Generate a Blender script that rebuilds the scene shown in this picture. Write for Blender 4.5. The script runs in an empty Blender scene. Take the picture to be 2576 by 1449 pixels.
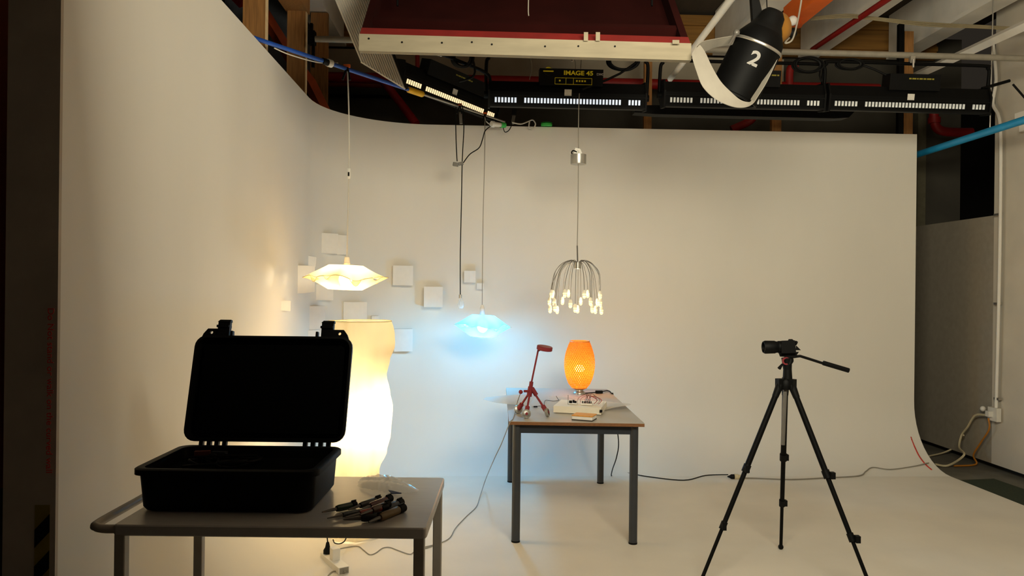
import bpy, bmesh, math, random
from mathutils import Vector, Matrix
random.seed(7)
sc = bpy.context.scene
C = sc.collection
V = Vector
# ------------------------------------------------------------------ camera, world, exposure
F, CAMH, ROLL = 1935.0, 1.55, 0.011          # focal length in px of a 2576 px wide frame, eye height, roll
cr, sr = math.cos(ROLL), math.sin(ROLL)
cam = bpy.data.cameras.new('camera'); co = bpy.data.objects.new('camera', cam); C.objects.link(co)
cam.sensor_fit = 'HORIZONTAL'; cam.sensor_width = 36.0; cam.lens = 36.0 * F / 2576.0
cam.clip_start = .05
co.matrix_world = Matrix(((cr, -sr, 0, 0), (0, 0, -1, 0), (sr, cr, 0, CAMH), (0, 0, 0, 1)))
sc.camera = co
sc.view_settings.view_transform = 'Standard'; sc.view_settings.look = 'None'
sc.view_settings.gamma = 1; sc.view_settings.use_curve_mapping = False
sc.view_settings.exposure = 0.0
w = bpy.data.worlds.new('studio_dark'); sc.world = w; w.use_nodes = True
w.node_tree.nodes['Background'].inputs[0].default_value = (1.0, .82, .62, 1)
w.node_tree.nodes['Background'].inputs[1].default_value = 0.02
sc.cycles.max_bounces = 10; sc.cycles.diffuse_bounces = 5; sc.cycles.transparent_max_bounces = 16
sc.cycles.transmission_bounces = 6; sc.cycles.glossy_bounces = 4
sc.cycles.sample_clamp_indirect = 4.0; sc.cycles.blur_glossy = 0.8
sc.cycles.caustics_reflective = False; sc.cycles.caustics_refractive = False

# light powers in one place
P_FLOOR, P_PEND, P_BLUE, P_BAMBOO, P_CHAND, P_TOP = 17.0, 10.0, 46.0, 3.2, 5.0, 132.0
COL_FLOOR, COL_PEND, COL_BLUE = (1, .82, .56), (1, .82, .55), (.06, .56, 1)
def lamp(name, loc, power, col, radius):
    l = bpy.data.lights.new(name, 'POINT'); l.energy = power; l.color = col; l.shadow_soft_size = radius
    o = bpy.data.objects.new(name, l); o.location = loc; C.objects.link(o); return o
# added unseen fill that evens out the light on the back wall
def area(name, loc, target, power, col, sx, sy):
    l = bpy.data.lights.new(name, 'AREA'); l.shape = 'RECTANGLE'; l.size = sx; l.size_y = sy
    l.energy = power; l.color = col
    o = bpy.data.objects.new(name, l); o.location = loc
    o.rotation_euler = (V(target) - V(loc)).to_track_quat('-Z', 'Y').to_euler(); C.objects.link(o); return o
area('fill_light', (.85, 1.55, 2.68), (2.95, 6.9, 3.7), P_TOP, (1, .92, .70), 1.6, .7)

# ------------------------------------------------------------------ picture point -> place in the room
def ray(px, py):
    u = (px - 1288) / F; v = (724.5 - py) / F
    return V((u * cr - v * sr, 1, u * sr + v * cr))
O = V((0, 0, CAMH))
def at(px, py, y): return O + ray(px, py) * y
def onz(px, py, z):
    d = ray(px, py); return O + d * ((z - CAMH) / d.z)
YAW = .042
ROOM = Matrix.Rotation(YAW, 4, 'Z')
cy_, sy_ = math.cos(YAW), math.sin(YAW)
def R(a, b, z=0): return V((a * cy_ - b * sy_, a * sy_ + b * cy_, z))
def inv(p): return (p.x * cy_ + p.y * sy_, -p.x * sy_ + p.y * cy_)
AL, BB, AR, RC, RV, TOP, B0 = -1.33, 6.89, 3.99, .90, .56, 3.0, 2.5
def cyc_t(a, b):
    if a < AL + RC and b > BB - RC:
        return math.hypot(a - AL - RC, b - BB + RC) - (RC - RV)
    return max(AL + RV - a, b - BB + RV)
def on_cyc(px, py, off=0.0):
    d = ray(px, py); t = 1.0
    while t < 9:
        p = O + d * t; a, b = inv(p); q = cyc_t(a, b)
        if q >= RV - off: return p
        h = 0 if q <= 0 else RV - math.sqrt(RV * RV - q * q)
        if p.z <= h + off: return p
        t += .004
    return p
# ------------------------------------------------------------------ materials
def lin(c):
    if isinstance(c, str):
        c = [int(c[i:i + 2], 16) / 255 for i in (0, 2, 4)]
        c = [x / 12.92 if x <= .04045 else ((x + .055) / 1.055) ** 2.4 for x in c]
    return (c[0], c[1], c[2], 1)
MATS = {}
def mat(name, col, rough=.6, metal=0, var=.06, scale=18, bump=0, emit=None, estr=0, spec=.5, stretch=None):
    if name in MATS: return MATS[name]
    m = bpy.data.materials.new(name); m.use_nodes = True; nt = m.node_tree; n = nt.nodes
    b = n['Principled BSDF']; c = lin(col)
    b.inputs['Roughness'].default_value = rough; b.inputs['Metallic'].default_value = metal
    b.inputs['Specular IOR Level'].default_value = spec
    tc = n.new('ShaderNodeTexCoord'); nz = n.new('ShaderNodeTexNoise'); nz.inputs['Scale'].default_value = scale
    nz.inputs['Detail'].default_value = 4
    if stretch:
        mp = n.new('ShaderNodeMapping'); mp.inputs['Scale'].default_value = stretch
        nt.links.new(tc.outputs['Object'], mp.inputs[0]); nt.links.new(mp.outputs[0], nz.inputs['Vector'])
    else: nt.links.new(tc.outputs['Object'], nz.inputs['Vector'])
    rp = n.new('ShaderNodeValToRGB'); rp.color_ramp.elements[0].position = .3; rp.color_ramp.elements[1].position = .7
    rp.color_ramp.elements[0].color = tuple(x * (1 - var) for x in c[:3]) + (1,)
    rp.color_ramp.elements[1].color = tuple(min(1, x * (1 + var)) for x in c[:3]) + (1,)
    nt.links.new(nz.outputs['Fac'], rp.inputs[0]); nt.links.new(rp.outputs[0], b.inputs['Base Color'])
    if bump:
        bp = n.new('ShaderNodeBump'); bp.inputs['Strength'].default_value = bump; bp.inputs['Distance'].default_value = .01
        nt.links.new(nz.outputs['Fac'], bp.inputs['Height']); nt.links.new(bp.outputs[0], b.inputs['Normal'])
    if emit:
        b.inputs['Emission Color'].default_value = lin(emit); b.inputs['Emission Strength'].default_value = estr
    MATS[name] = m; return m
def shade_mat(name, col, transp, transl=.6, tcol=None):
    """thin diffusing sheet: part of the light passes straight, part is scattered"""
    m = bpy.data.materials.new(name); m.use_nodes = True; nt = m.node_tree; n = nt.nodes; n.clear()
    out = n.new('ShaderNodeOutputMaterial'); c = lin(col)
    nz = n.new('ShaderNodeTexNoise'); nz.inputs['Scale'].default_value = 9; tc = n.new('ShaderNodeTexCoord')
    nt.links.new(tc.outputs['Object'], nz.inputs['Vector'])
    rp = n.new('ShaderNodeValToRGB')
    rp.color_ramp.elements[0].color = tuple(x * .93 for x in c[:3]) + (1,); rp.color_ramp.elements[1].color = c
    nt.links.new(nz.outputs['Fac'], rp.inputs[0])
    df = n.new('ShaderNodeBsdfDiffuse'); tl = n.new('ShaderNodeBsdfTranslucent'); tr = n.new('ShaderNodeBsdfTransparent')
    nt.links.new(rp.outputs[0], df.inputs[0]); nt.links.new(rp.outputs[0], tl.inputs[0])
    tr.inputs[0].default_value = lin(tcol or col)
    m1 = n.new('ShaderNodeMixShader'); m1.inputs[0].default_value = transl
    nt.links.new(df.outputs[0], m1.inputs[1]); nt.links.new(tl.outputs[0], m1.inputs[2])
    m2 = n.new('ShaderNodeMixShader'); m2.inputs[0].default_value = transp
    nt.links.new(m1.outputs[0], m2.inputs[1]); nt.links.new(tr.outputs[0], m2.inputs[2])
    nt.links.new(m2.outputs[0], out.inputs[0]); MATS[name] = m; return m
def glow(name, col, s):
    """a lit bulb: glowing glass that lets the lamp inside shine through"""
    m = bpy.data.materials.new(name); m.use_nodes = True; nt = m.node_tree; n = nt.nodes; n.clear()
    out = n.new('ShaderNodeOutputMaterial'); em = n.new('ShaderNodeEmission'); tr = n.new('ShaderNodeBsdfTransparent'); ad = n.new('ShaderNodeAddShader')
    em.inputs[0].default_value = lin(col); em.inputs[1].default_value = s
    nt.links.new(em.outputs[0], ad.inputs[0]); nt.links.new(tr.outputs[0], ad.inputs[1]); nt.links.new(ad.outputs[0], out.inputs[0])
    MATS[name] = m; return m
def film(name, col, transp, rough):
    m = bpy.data.materials.new(name); m.use_nodes = True; nt = m.node_tree; n = nt.nodes; b = n['Principled BSDF']
    b.inputs['Base Color'].default_value = lin(col); b.inputs['Roughness'].default_value = rough
    tr = n.new('ShaderNodeBsdfTransparent'); mx = n.new('ShaderNodeMixShader'); mx.inputs[0].default_value = transp
    nt.links.new(b.outputs[0], mx.inputs[1]); nt.links.new(tr.outputs[0], mx.inputs[2])
    nt.links.new(mx.outputs[0], n['Material Output'].inputs[0]); MATS[name] = m; return m
M_CYC = mat('cyc_white_paint', 'e2ddd3', .75, var=.03, scale=1.6, stretch=(1, 1, .35))
M_FLOORW = mat('cyc_floor_paint', 'dcd5c8', .62, var=.05, scale=2.2)
M_CONC = mat('concrete', '6b675c', .85, var=.2, scale=5, bump=.1)
M_GREYW = mat('grey_building_wall', '4a463d', .9, var=.18, scale=2.5, bump=.15)
M_BEIGE = mat('beige_lintel', 'b7ac98', .85, var=.14, scale=3)
M_WHITEW = mat('white_side_wall', 'cfc6b6', .85, var=.06, scale=3, bump=.15)
M_BEAM = mat('white_beam_paint', 'ece7dd', .7, var=.08, scale=4)
M_CEIL = mat('dark_ceiling_board', '4a4034', .9, var=.35, scale=3, stretch=(1, .25, 1))
M_PLANK = mat('yellow_brown_plank', '8a6128', .8, var=.3, scale=6, stretch=(.2, 1, 4))
M_TIMB = mat('pine_timber', '9a6b38', .75, var=.25, scale=22, stretch=(4, 4, .25), bump=.05)
M_TIMB_LIT = mat('pine_lit_edge', 'd6b98e', .75, var=.1, scale=22)
M_BLACK = mat('black_plastic', '050505', .6, var=.2, scale=40, spec=.18)
M_CASE = mat('black_case_plastic', '050505', .55, var=.2, scale=120, bump=.05, spec=.18)
M_BLKMET = mat('black_metal', '040404', .6, 0, var=.2, scale=30, spec=.13)
M_STEEL = mat('grey_steel', 'bdb9b3', .36, .18, var=.06, scale=14, stretch=(1, 8, 1))
M_STEELD = mat('grey_steel_frame', 'a39b8f', .45, .1, var=.06, scale=20)
M_GREYM = mat('grey_metal', '6d6963', .45, .3, var=.06, scale=20)
M_SILVER = mat('silver_metal', 'b8b4ac', .35, .8, var=.05)
M_ORANGE = mat('orange_steel', 'e2661c', .55, var=.08, scale=6)
M_ORANGED = mat('orange_brace', 'b0481a', .6, var=.15, scale=6)
M_RED = mat('red_pipe', '96110f', .5, var=.12, scale=10)
M_REDL = mat('red_lamp_paint', '7e2a30', .65, var=.06, spec=.25)
M_BLUE = mat('blue_pole', '1d4fae', .3, var=.08, scale=10)
M_CYAN = mat('cyan_pipe', '1e8fc4', .45, var=.1, scale=8)
M_YEL = mat('yellow_sleeve', 'eab20f', .4, var=.05)
M_WHITE = mat('white_plastic', 'e6e1d6', .5, var=.03)
M_CORDW = mat('white_cord', 'cfc8bb', .6, var=.03)
M_CORDG = mat('grey_cord', '8e887c', .6, var=.05)
M_CORDC = mat('cream_cord', 'cdbf9c', .6, var=.05)
M_CORDO = mat('orange_cord', 'b9751f', .6, var=.05)
M_GREEN = mat('green_tape', '37b34a', .5, var=.08)
M_MAROON = mat('maroon_board', '260806', .9, var=.2, scale=4, spec=.08)
M_MAREDGE = mat('red_rail', '7a1712', .7, var=.15, scale=8)
M_RAIL = mat('whitewashed_rail', '8f856f', .8, var=.12, scale=9, stretch=(.5, 3, 3))
M_RIB = mat('ribbed_grey', 'b0aaa0', .6, var=.08, scale=8)
M_LAM = mat('grey_laminate', 'aca69c', .4, var=.03, scale=6)
M_PLYE = mat('ply_edge', '7a4f2a', .7, var=.25, scale=60, stretch=(1, 1, 8))
M_TABLEG = mat('charcoal_leg', '3a3d42', .45, .3, var=.06)
M_NAVY = mat('dark_apron', '1c222c', .5, var=.1)
M_PAPER = mat('white_paper', 'e9e5de', .8, var=.02)
M_LABEL = mat('paper_label', 'd8d4ca', .7, var=.15, scale=160)
M_MAT = mat('green_mat', '26301c', .95, var=.25, scale=60, bump=.2)
M_HAZY = mat('hazard_yellow', '8f7a24', .6, var=.1)
M_TEXTR = mat('red_lettering', 'c8382a', .7, var=.1)
M_TEXTY = mat('yellow_print', 'e8d820', .6, var=.02, emit='e8d820', estr=0)
M_TEXTG = mat('grey_print', '9a9690', .6, var=.05)
M_ENDP = mat('end_board_grey', 'b8ab9b', .8, var=.12, scale=5)
M_BROWN = mat('yellow_brown_shell', '8f5f1a', .5, var=.15, scale=8)
M_LEDW = mat('led_window_warm', 'fff2d8', .3, emit='ffe2ae', estr=1.0, var=0)
M_LEDC = mat('led_window_cool', 'e8f2ff', .3, emit='dcebff', estr=.62, var=0)
M_LEDG = mat('led_window_grey', 'd8d8d0', .3, emit='d8dcd8', estr=.2, var=.3, scale=90)
M_FOAM = mat('cream_foam', 'e8dfcb', .8, var=.03)
M_WOOD = mat('orange_wood_lid', 'd9953f', .6, var=.1, scale=40, stretch=(1, 6, 1))
M_UNLIT = mat('unlit_room_dark', '1a1713', .9, var=.2)
M_BAMB = mat('bamboo_strip', 'd98a34', .55, var=.12, scale=60)
# ------------------------------------------------------------------ mesh builder
ROOT = {}
def basis(d):
    d = d.normalized(); u = d.cross(V((0, 0, 1)))
    if u.length < 1e-4: u = V((1, 0, 0))
    u.normalize(); return u, u.cross(d).normalized(), d
class MB:
    def __init__(s, M=None): s.v = []; s.f = []; s.M = M
    def add(s, vs, fs):
        k = len(s.v)
        for p in vs: s.v.append(s.M @ V(p) if s.M else V(p))
        s.f += [tuple(i + k for i in f) for f in fs]; return s
    def hexa(s, p):   # 8 points: bottom ring of four, top ring of four
        return s.add(p, [(0, 3, 2, 1), (4, 5, 6, 7), (0, 1, 5, 4), (1, 2, 6, 5), (2, 3, 7, 6), (3, 0, 4, 7)])
    def box(s, c, d, rot=None, taper=1.0):
        c = V(c); x, y, z = (q / 2 for q in d); r = rot or Matrix.Identity(3); t = taper
        return s.hexa([c + r @ V(q) for q in ((-x, -y, -z), (x, -y, -z), (x, y, -z), (-x, y, -z), (-x * t, -y * t, z), (x * t, -y * t, z), (x * t, y * t, z), (-x * t, y * t, z))])
    def rbox(s, c, d, r, rot=None, n=4, axis=2):
        """box with rounded upright corners, with small chamfers on both ends"""
        c = V(c); rt = rot or Matrix.Identity(3); x, y, z = (q / 2 for q in d); ch = min(r * .3, z * .5)
        rings = []
        for zz, ins in ((-z, ch), (-z + ch, 0), (z - ch, 0), (z, ch)):
            ring = []
            for (sx, sy, a0) in ((1, 1, 0), (-1, 1, 90), (-1, -1, 180), (1, -1, 270)):
                for k in range(n + 1):
                    an = math.radians(a0 + 90 * k / n); rr = max(r - ins, .0005)
                    ring.append(V((sx * (x - r) + rr * math.cos(an), sy * (y - r) + rr * math.sin(an), zz)))
            rings.append(ring)
        m = len(rings[0]); vs = [c + rt @ p for g in rings for p in g]; fs = []
        for g in range(3):
            for i in range(m):
                j = (i + 1) % m; fs.append((g * m + i, g * m + j, (g + 1) * m + j, (g + 1) * m + i))
        fs.append(tuple(reversed(range(m)))); fs.append(tuple(range(3 * m, 4 * m)))
        return s.add(vs, fs)
    def cyl(s, p0, p1, r0, r1=None, n=16, cap=True):
        p0 = V(p0); p1 = V(p1); r1 = r0 if r1 is None else r1; u, w_, d = basis(p1 - p0); vs = []
        for p, r in ((p0, r0), (p1, r1)):
            for i in range(n):
                a = 2 * math.pi * i / n; vs.append(p + (u * math.cos(a) + w_ * math.sin(a)) * r)
        fs = [(i, (i + 1) % n, n + (i + 1) % n, n + i) for i in range(n)]
        if cap: fs += [tuple(reversed(range(n))), tuple(range(n, 2 * n))]
        return s.add(vs, fs)
    def lathe(s, o, prof, n=24, axis=None):
        """prof: (radius, distance along axis)"""
        u, w_, d = basis(V(axis or (0, 0, 1))); o = V(o); vs = []
        for r, h in prof:
            for i in range(n):
                a = 2 * math.pi * i / n; vs.append(o + d * h + (u * math.cos(a) + w_ * math.sin(a)) * max(r, .0002))
        fs = []
        for g in range(len(prof) - 1):
            for i in range(n):
                j = (i + 1) % n; fs.append((g * n + i, g * n + j, (g + 1) * n + j, (g + 1) * n + i))
        return s.add(vs, fs)
    def tube(s, pts, r, n=6, sm=6):
        pts = [V(p) for p in pts]
        if sm > 1 and len(pts) > 2: pts = smooth(pts, sm)
        vs = []; u = None
        for i, p in enumerate(pts):
            d = (pts[min(i + 1, len(pts) - 1)] - pts[max(i - 1, 0)])
            if d.length < 1e-7: d = V((0, 0, 1))
            d.normalize()
            if u is None: u = basis(d)[0]
            u = (u - d * u.dot(d))
            if u.length < 1e-5: u = basis(d)[0]
            u.normalize(); w_ = d.cross(u)
            for k in range(n):
                a = 2 * math.pi * k / n; vs.append(p + (u * math.cos(a) + w_ * math.sin(a)) * r)
        m = len(pts); fs = []
        for g in range(m - 1):
            for k in range(n): fs.append((g * n + k, g * n + (k + 1) % n, (g + 1) * n + (k + 1) % n, (g + 1) * n + k))
        fs += [tuple(reversed(range(n))), tuple(range((m - 1) * n, m * n))]
        return s.add(vs, fs)
    def ball(s, c, r, n=12, sq=(1, 1, 1)):
        c = V(c); vs = []; fs = []; m = n // 2
        for i in range(m + 1):
            ph = math.pi * i / m
            for k in range(n):
                a = 2 * math.pi * k / n
                vs.append(c + V((max(math.sin(ph), .002) * math.cos(a) * sq[0], max(math.sin(ph), .002) * math.sin(a) * sq[1], math.cos(ph) * sq[2])) * r)
        for i in range(m):
            for k in range(n): fs.append((i * n + k, (i + 1) * n + k, (i + 1) * n + (k + 1) % n, i * n + (k + 1) % n))
        return s.add(vs, fs)
    def prism(s, pts, ext):
        """planar outline pts extruded by vector ext"""
        pts = [V(p) for p in pts]; e = V(ext); n = len(pts)
        fs = [tuple(range(n)), tuple(reversed(range(n, 2 * n)))] + [(i, n + i, n + (i + 1) % n, (i + 1) % n) for i in range(n)]
        return s.add(pts + [p + e for p in pts], fs)
    def sheet(s, rows, thick=0):
        """grid of points; thickness along the grid normal"""
        m = len(rows); n = len(rows[0]); P = [[V(p) for p in r] for r in rows]
        fs = [(i * n + j, i * n + j + 1, (i + 1) * n + j + 1, (i + 1) * n + j) for i in range(m - 1) for j in range(n - 1)]
        vs = [p for r in P for p in r]
        if thick:
            N = []
            for i in range(m):
                for j in range(n):
                    du = P[min(i + 1, m - 1)][j] - P[max(i - 1, 0)][j]; dv = P[i][min(j + 1, n - 1)] - P[i][max(j - 1, 0)]
                    q = du.cross(dv); q = q.normalized() if q.length > 1e-9 else V((0, 0, 1)); N.append(q)
            k = len(vs); vs += [p + q * thick for p, q in zip(vs, N)]
            fs += [tuple(k + i for i in reversed(f)) for f in fs[:]]
            bd = [j for j in range(n)] + [i * n + n - 1 for i in range(1, m)] + [(m - 1) * n + j for j in range(n - 2, -1, -1)] + [i * n for i in range(m - 2, 0, -1)]
            for a, b in zip(bd, bd[1:] + bd[:1]): fs.append((a, a + k, b + k, b))
        return s.add(vs, fs)
    def build(s, name, material, parent=None, smooth_=False, origin=None, angle=40):
        me = bpy.data.meshes.new(name)
        if parent is not None: o0 = ROOT[parent.name]
        elif origin is not None: o0 = V(origin)
        else:
            lo = [min(p[i] for p in s.v) for i in range(3)]; hi = [max(p[i] for p in s.v) for i in range(3)]
            o0 = V(((lo[0] + hi[0]) / 2, (lo[1] + hi[1]) / 2, lo[2]))
        me.from_pydata([p - o0 for p in s.v], [], s.f)
        bm = bmesh.new(); bm.from_mesh(me); bmesh.ops.recalc_face_normals(bm, faces=bm.faces); bm.to_mesh(me); bm.free()
        me.materials.append(material)
        if smooth_:
            for p in me.polygons: p.use_smooth = True
            try: me.set_sharp_from_angle(angle=math.radians(angle))
            except Exception: pass
        o = bpy.data.objects.new(name, me); C.objects.link(o)
        if parent is not None: o.parent = parent; ROOT[o.name] = o0
        else: o.location = o0; ROOT[o.name] = o0
        return o
def smooth(p, n):
    out = []
    for i in range(len(p) - 1):
        a = p[max(i - 1, 0)]; b = p[i]; c = p[i + 1]; d = p[min(i + 2, len(p) - 1)]
        for k in range(n):
            t = k / n
            out.append(.5 * ((2 * b) + (c - a) * t + (2 * a - 5 * b + 4 * c - d) * t * t + (3 * b - a - 3 * c + d) * t ** 3))
    out.append(p[-1]); return out
def tag(o, label=None, cat=None, group=None, kind=None):
    if label: o['label'] = label
    if cat: o['category'] = cat
    if group: o['group'] = group
    if kind: o['kind'] = kind
    return o
def thing(name, label, cat, loc, group=None):
    o = bpy.data.objects.new(name, None); o.empty_display_size = .05; C.objects.link(o); o.location = loc
    ROOT[o.name] = V(loc); return tag(o, label, cat, group)
def text_mesh(body, size, extrude=.0006, bold=0):
    cu = bpy.data.curves.new('lettering', 'FONT'); cu.body = body; cu.size = size; cu.extrude = extrude; cu.offset = bold
    cu.align_x = 'CENTER'; cu.align_y = 'CENTER'
    o = bpy.data.objects.new('lettering', cu); C.objects.link(o)
    me = bpy.data.meshes.new_from_object(o.evaluated_get(bpy.context.evaluated_depsgraph_get()))
    bpy.data.objects.remove(o); bpy.data.curves.remove(cu)
    vs = [v.co.copy() for v in me.vertices]; fs = [tuple(p.vertices) for p in me.polygons]; bpy.data.meshes.remove(me)
    return vs, fs
def lettering(body, size, centre, right, up, material, parent, label, bold=0, wx=1.0):
    vs, fs = text_mesh(body, size, bold=bold); right = V(right).normalized(); up = V(up).normalized(); nn = right.cross(up)
    m = MB(); m.add([V(centre) + right * p.x * wx + up * p.y + nn * p.z for p in vs], fs)
    o = m.build('lettering', material, parent); o['label'] = label; return o
def cord(name, pts, r, material, label, sm=6, cat='cable', parent=None, n=6):
    m = MB(); m.tube(pts, r, n, sm); o = m.build(name, material, parent, True)
    if parent is None: tag(o, label, cat)
    return o
RX = lambda a: Matrix.Rotation(a, 3, 'X')
RY = lambda a: Matrix.Rotation(a, 3, 'Y')
RZ = lambda a: Matrix.Rotation(a, 3, 'Z')

# =================================================================== SETTING
# curved white cyclorama: left wall, rounded corner and back wall in one sweep, coved into the floor
plan = [(AL, B0)] + [(AL, B0 + (BB - RC - B0) * k / 8) for k in range(1, 8)]
nrm = [(1, 0)] * len(plan)
for k in range(17):
    an = math.pi - math.pi / 2 * k / 16
    plan.append((AL + RC + RC * math.cos(an), BB - RC + RC * math.sin(an))); nrm.append((-math.cos(an), -math.sin(an)))
for k in range(1, 13): plan.append((AL + RC + (AR - AL - RC) * k / 12, BB)); nrm.append((0, -1))
prof = [(0, TOP), (0, 2.2), (0, 1.4), (0, RV)]
for k in range(1, 13):
    an = math.pi / 2 * k / 12; prof.append((RV * (1 - math.cos(an)), RV * (1 - math.sin(an))))
m = MB(ROOM)
rows = [[(a + nx * i, b + ny * i, z) for (i, z) in prof] for (a, b), (nx, ny) in zip(plan, nrm)]
m.sheet(rows, .018)
o = m.build('wall_back', M_CYC, None, True, origin=R(AL, BB, 0)); tag(o, 'white curved studio wall sweeping round the corner and into the floor', kind='structure')
# the sheet is thickened outwards only where its normal points away from the room
m = MB(ROOM); outl = [(AL + RV, B0)] + [(AL + RV, BB - RC)]
for k in range(1, 16):
    an = math.pi - math.pi / 2 * k / 16
    outl.append((AL + RC + (RC - RV) * math.cos(an), BB - RC + (RC - RV) * math.sin(an)))
outl += [(AL + RC, BB - RV), (AR, BB - RV), (AR + .04, 1.0), (AR + .04, -1.5), (AL + RV, -1.5)]
m.prism([(a, b, 0) for a, b in reversed(outl)], (0, 0, -.03))
tag(m.build('floor', M_FLOORW, None, origin=(0, 0, 0)), 'white painted studio floor', kind='structure')
m = MB(ROOM); m.box((1.5, 3.5, -.08), (14, 13, .04))
tag(m.build('floor', M_CONC, None, origin=(0, 0, -.1)), 'grey concrete floor beyond the white studio floor', kind='structure')
# building walls
m = MB(ROOM); m.box((1.0, 8.2, 2.1), (8.4, .12, 4.4))
tag(m.build('wall_back', M_GREYW, None), 'grey rendered building wall behind the white curved wall', kind='structure')
m = MB(ROOM); m.box((0.4, 8.09, 3.86), (5.6, .1, .30))
tag(m.build('trim_1', M_BEIGE, None), 'pale lintel band high on the building wall', kind='structure')
m = MB(ROOM); m.box((4.76, 3.0, 2.2), (.16, 7.65, 4.4))
tag(m.build('wall_right', M_WHITEW, None), 'white painted side wall', kind='structure')
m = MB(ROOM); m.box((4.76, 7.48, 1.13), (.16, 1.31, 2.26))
tag(m.build('wall_right', mat('low_wall_shaded', '9d9484', .9, var=.06), None), 'low white wall continuing past the end of the side wall', kind='structure')  # side wall's white darkened to paint the shade beyond the curve's end
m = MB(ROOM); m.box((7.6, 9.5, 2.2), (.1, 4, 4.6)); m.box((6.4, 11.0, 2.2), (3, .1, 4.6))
tag(m.build('wall_side', M_UNLIT, None), 'far wall coloured dark for the unlit room beyond the low wall', kind='structure')  # near-black colour stands in for the darkness of an unlit room
m = MB(ROOM); m.box((-3.1, 4.5, 2.2), (.12, 8, 4.6))
tag(m.build('wall_left', M_GREYW, None), 'grey building wall behind the left studio wall', kind='structure')
# low panel edge beside the building wall, seen behind the curve's right end
m = MB(ROOM); m.box((4.73, 8.12, 1.9), (.09, .10, 3.8))
tag(m.build('trim_2', mat('grey_pilaster', '68634f', .9, var=.1), None), 'pale pilaster on the building wall beyond the curve', kind='structure')
# ceiling of dark boards, each panel its own piece
ceil = thing('ceiling', 'dark timber boarded ceiling between white beams', None, R(1, 4, 4.45)); ceil['kind'] = 'structure'
for i in range(9):
    for j in range(3):
        m = MB(ROOM); m.box((-2.9 + i * .98, 1.9 + j * 2.45 + .2, 4.47 + random.uniform(-.006, .006)), (.965, 2.43, .03)); m.build('panel', M_CEIL, ceil)
beamg = 'white ceiling beams'
def beam(a, b0, b1, wd, z0, z1, label, material=M_BEAM, name='ceiling_beam', group=beamg):
    m = MB(ROOM); m.box((a, (b0 + b1) / 2, (z0 + z1) / 2), (wd, b1 - b0, z1 - z0))
    m.box((a, (b0 + b1) / 2, z0 + .02), (wd + .05, b1 - b0, .04))
    return tag(m.build(name, material, None), label, 'beam', group)
beam(2.50, .5, 7.9, .17, 3.99, 4.45, 'white ceiling beam passing just behind the black spotlight')
beam(3.40, .5, 7.9, .16, 3.99, 4.45, 'white ceiling beam carrying the thin red sprinkler pipe')
beam(4.34, .5, 7.9, .16, 3.99, 4.45, 'white ceiling beam above the right end of the curved wall')
beam(1.42, .5, 7.9, .20, 3.99, 4.45, 'white ceiling beam half hidden by the hanging maroon frame')
beam(-1.50, .5, 7.9, .18, 3.99, 4.45, 'white ceiling beam beside the ribbed grey panel at upper left')
m = MB(ROOM); m.box((1.2, 7.97, 4.22), (7.2, .06, .40)); m.box((1.2, 7.93, 4.33), (7.2, .03, .05)); m.box((1.2, 7.93, 4.12), (7.2, .03, .05))
tag(m.build('trim_3', M_PLANK, None), 'yellow-brown timber plank between the beam ends', kind='structure')
# orange steel beam
ob = at(2000, 72, 6.3); m = MB(ROOM); a_, b_ = inv(ob)
m.box((a_ - .03, (b_ + .5) / 2, ob.z + .09), (.135, b_ - .5, .16))
tag(m.build('steel_beam', M_ORANGE, None), 'orange painted steel beam ending behind the spotlight', 'beam')

# left end of the curved wall: a board facing the photographer, with lettering and hazard tape
endb = thing('wall_left', 'grey end face of the curved wall with red warning lettering', None, R(AL - .08, B0, 0)); endb['kind'] = 'structure'
m = MB(ROOM); m.box((AL - .080, B0 - .008, 1.5), (.162, .016, 3.0)); m.build('board', M_ENDP, endb)
m = MB(ROOM); m.box((AL - .075, B0 + .06, 1.5), (.11, .09, 2.98)); m.build('stud', M_TIMB, endb)
q = at(127, 982, 2.412); lettering('Do Not stand or walk on the curved wall', .0275, q + V((0, -.004, 0)) , (.0, 0, -1), (1, .042, 0), M_TEXTR, endb, 'red warning lettering turned sideways', .0002, 1.12)
for k in range(4):
    z0 = .60 + .115 * (k - 2); m = MB(ROOM); x0, x1 = AL - .062, AL - .016; yy = B0 - .018
    m.prism([(x0, yy, z0), (x1, yy, z0 + .05), (x1, yy, z0 + .107), (x0, yy, z0 + .057)], (0, .001, 0))
    m.build('black_stripe', M_BLACK, endb)
m = MB(ROOM); m.box((AL - .039, B0 - .0165, .55), (.046, .001, .60)); m.build('hazard_tape', M_HAZY, endb)
# orange column in the dark gap at far left
m = MB(ROOM); m.box((-1.90, 3.05, 1.9), (.10, .10, 2.3))
tag(m.build('steel_column', M_ORANGED, None), 'dark orange steel upright at the far left edge', 'column')
# red dashed mark along the cove's right edge
mk = [onz(2290, 1098, .0)]; m = MB()
pp = [(2291, 1099), (2297, 1115), (2304, 1131), (2312, 1147), (2322, 1161), (2332, 1172), (2344, 1182)]
P3 = [on_cyc(x, y, .004) for x, y in pp]; P3 = smooth(P3, 5)
for i in range(0, len(P3) - 1):
    d = (P3[i + 1] - P3[i]); m.tube([P3[i], P3[i] + d * .78], .006, 5, 1)
tag(m.build('warning_lettering', M_TEXTR, None), 'thin red warning line along the edge of the cove', 'marking')
# mat on the concrete
m = MB(); m.prism([onz(2405, 1208, -.045), onz(2500, 1204, -.045), onz(2640, 1252, -.045), onz(2700, 1325, -.045)], (0, 0, -.014))
tag(m.build('floor_mat', M_MAT, None), 'dark green mat on the concrete beside the white floor', 'mat')

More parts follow.
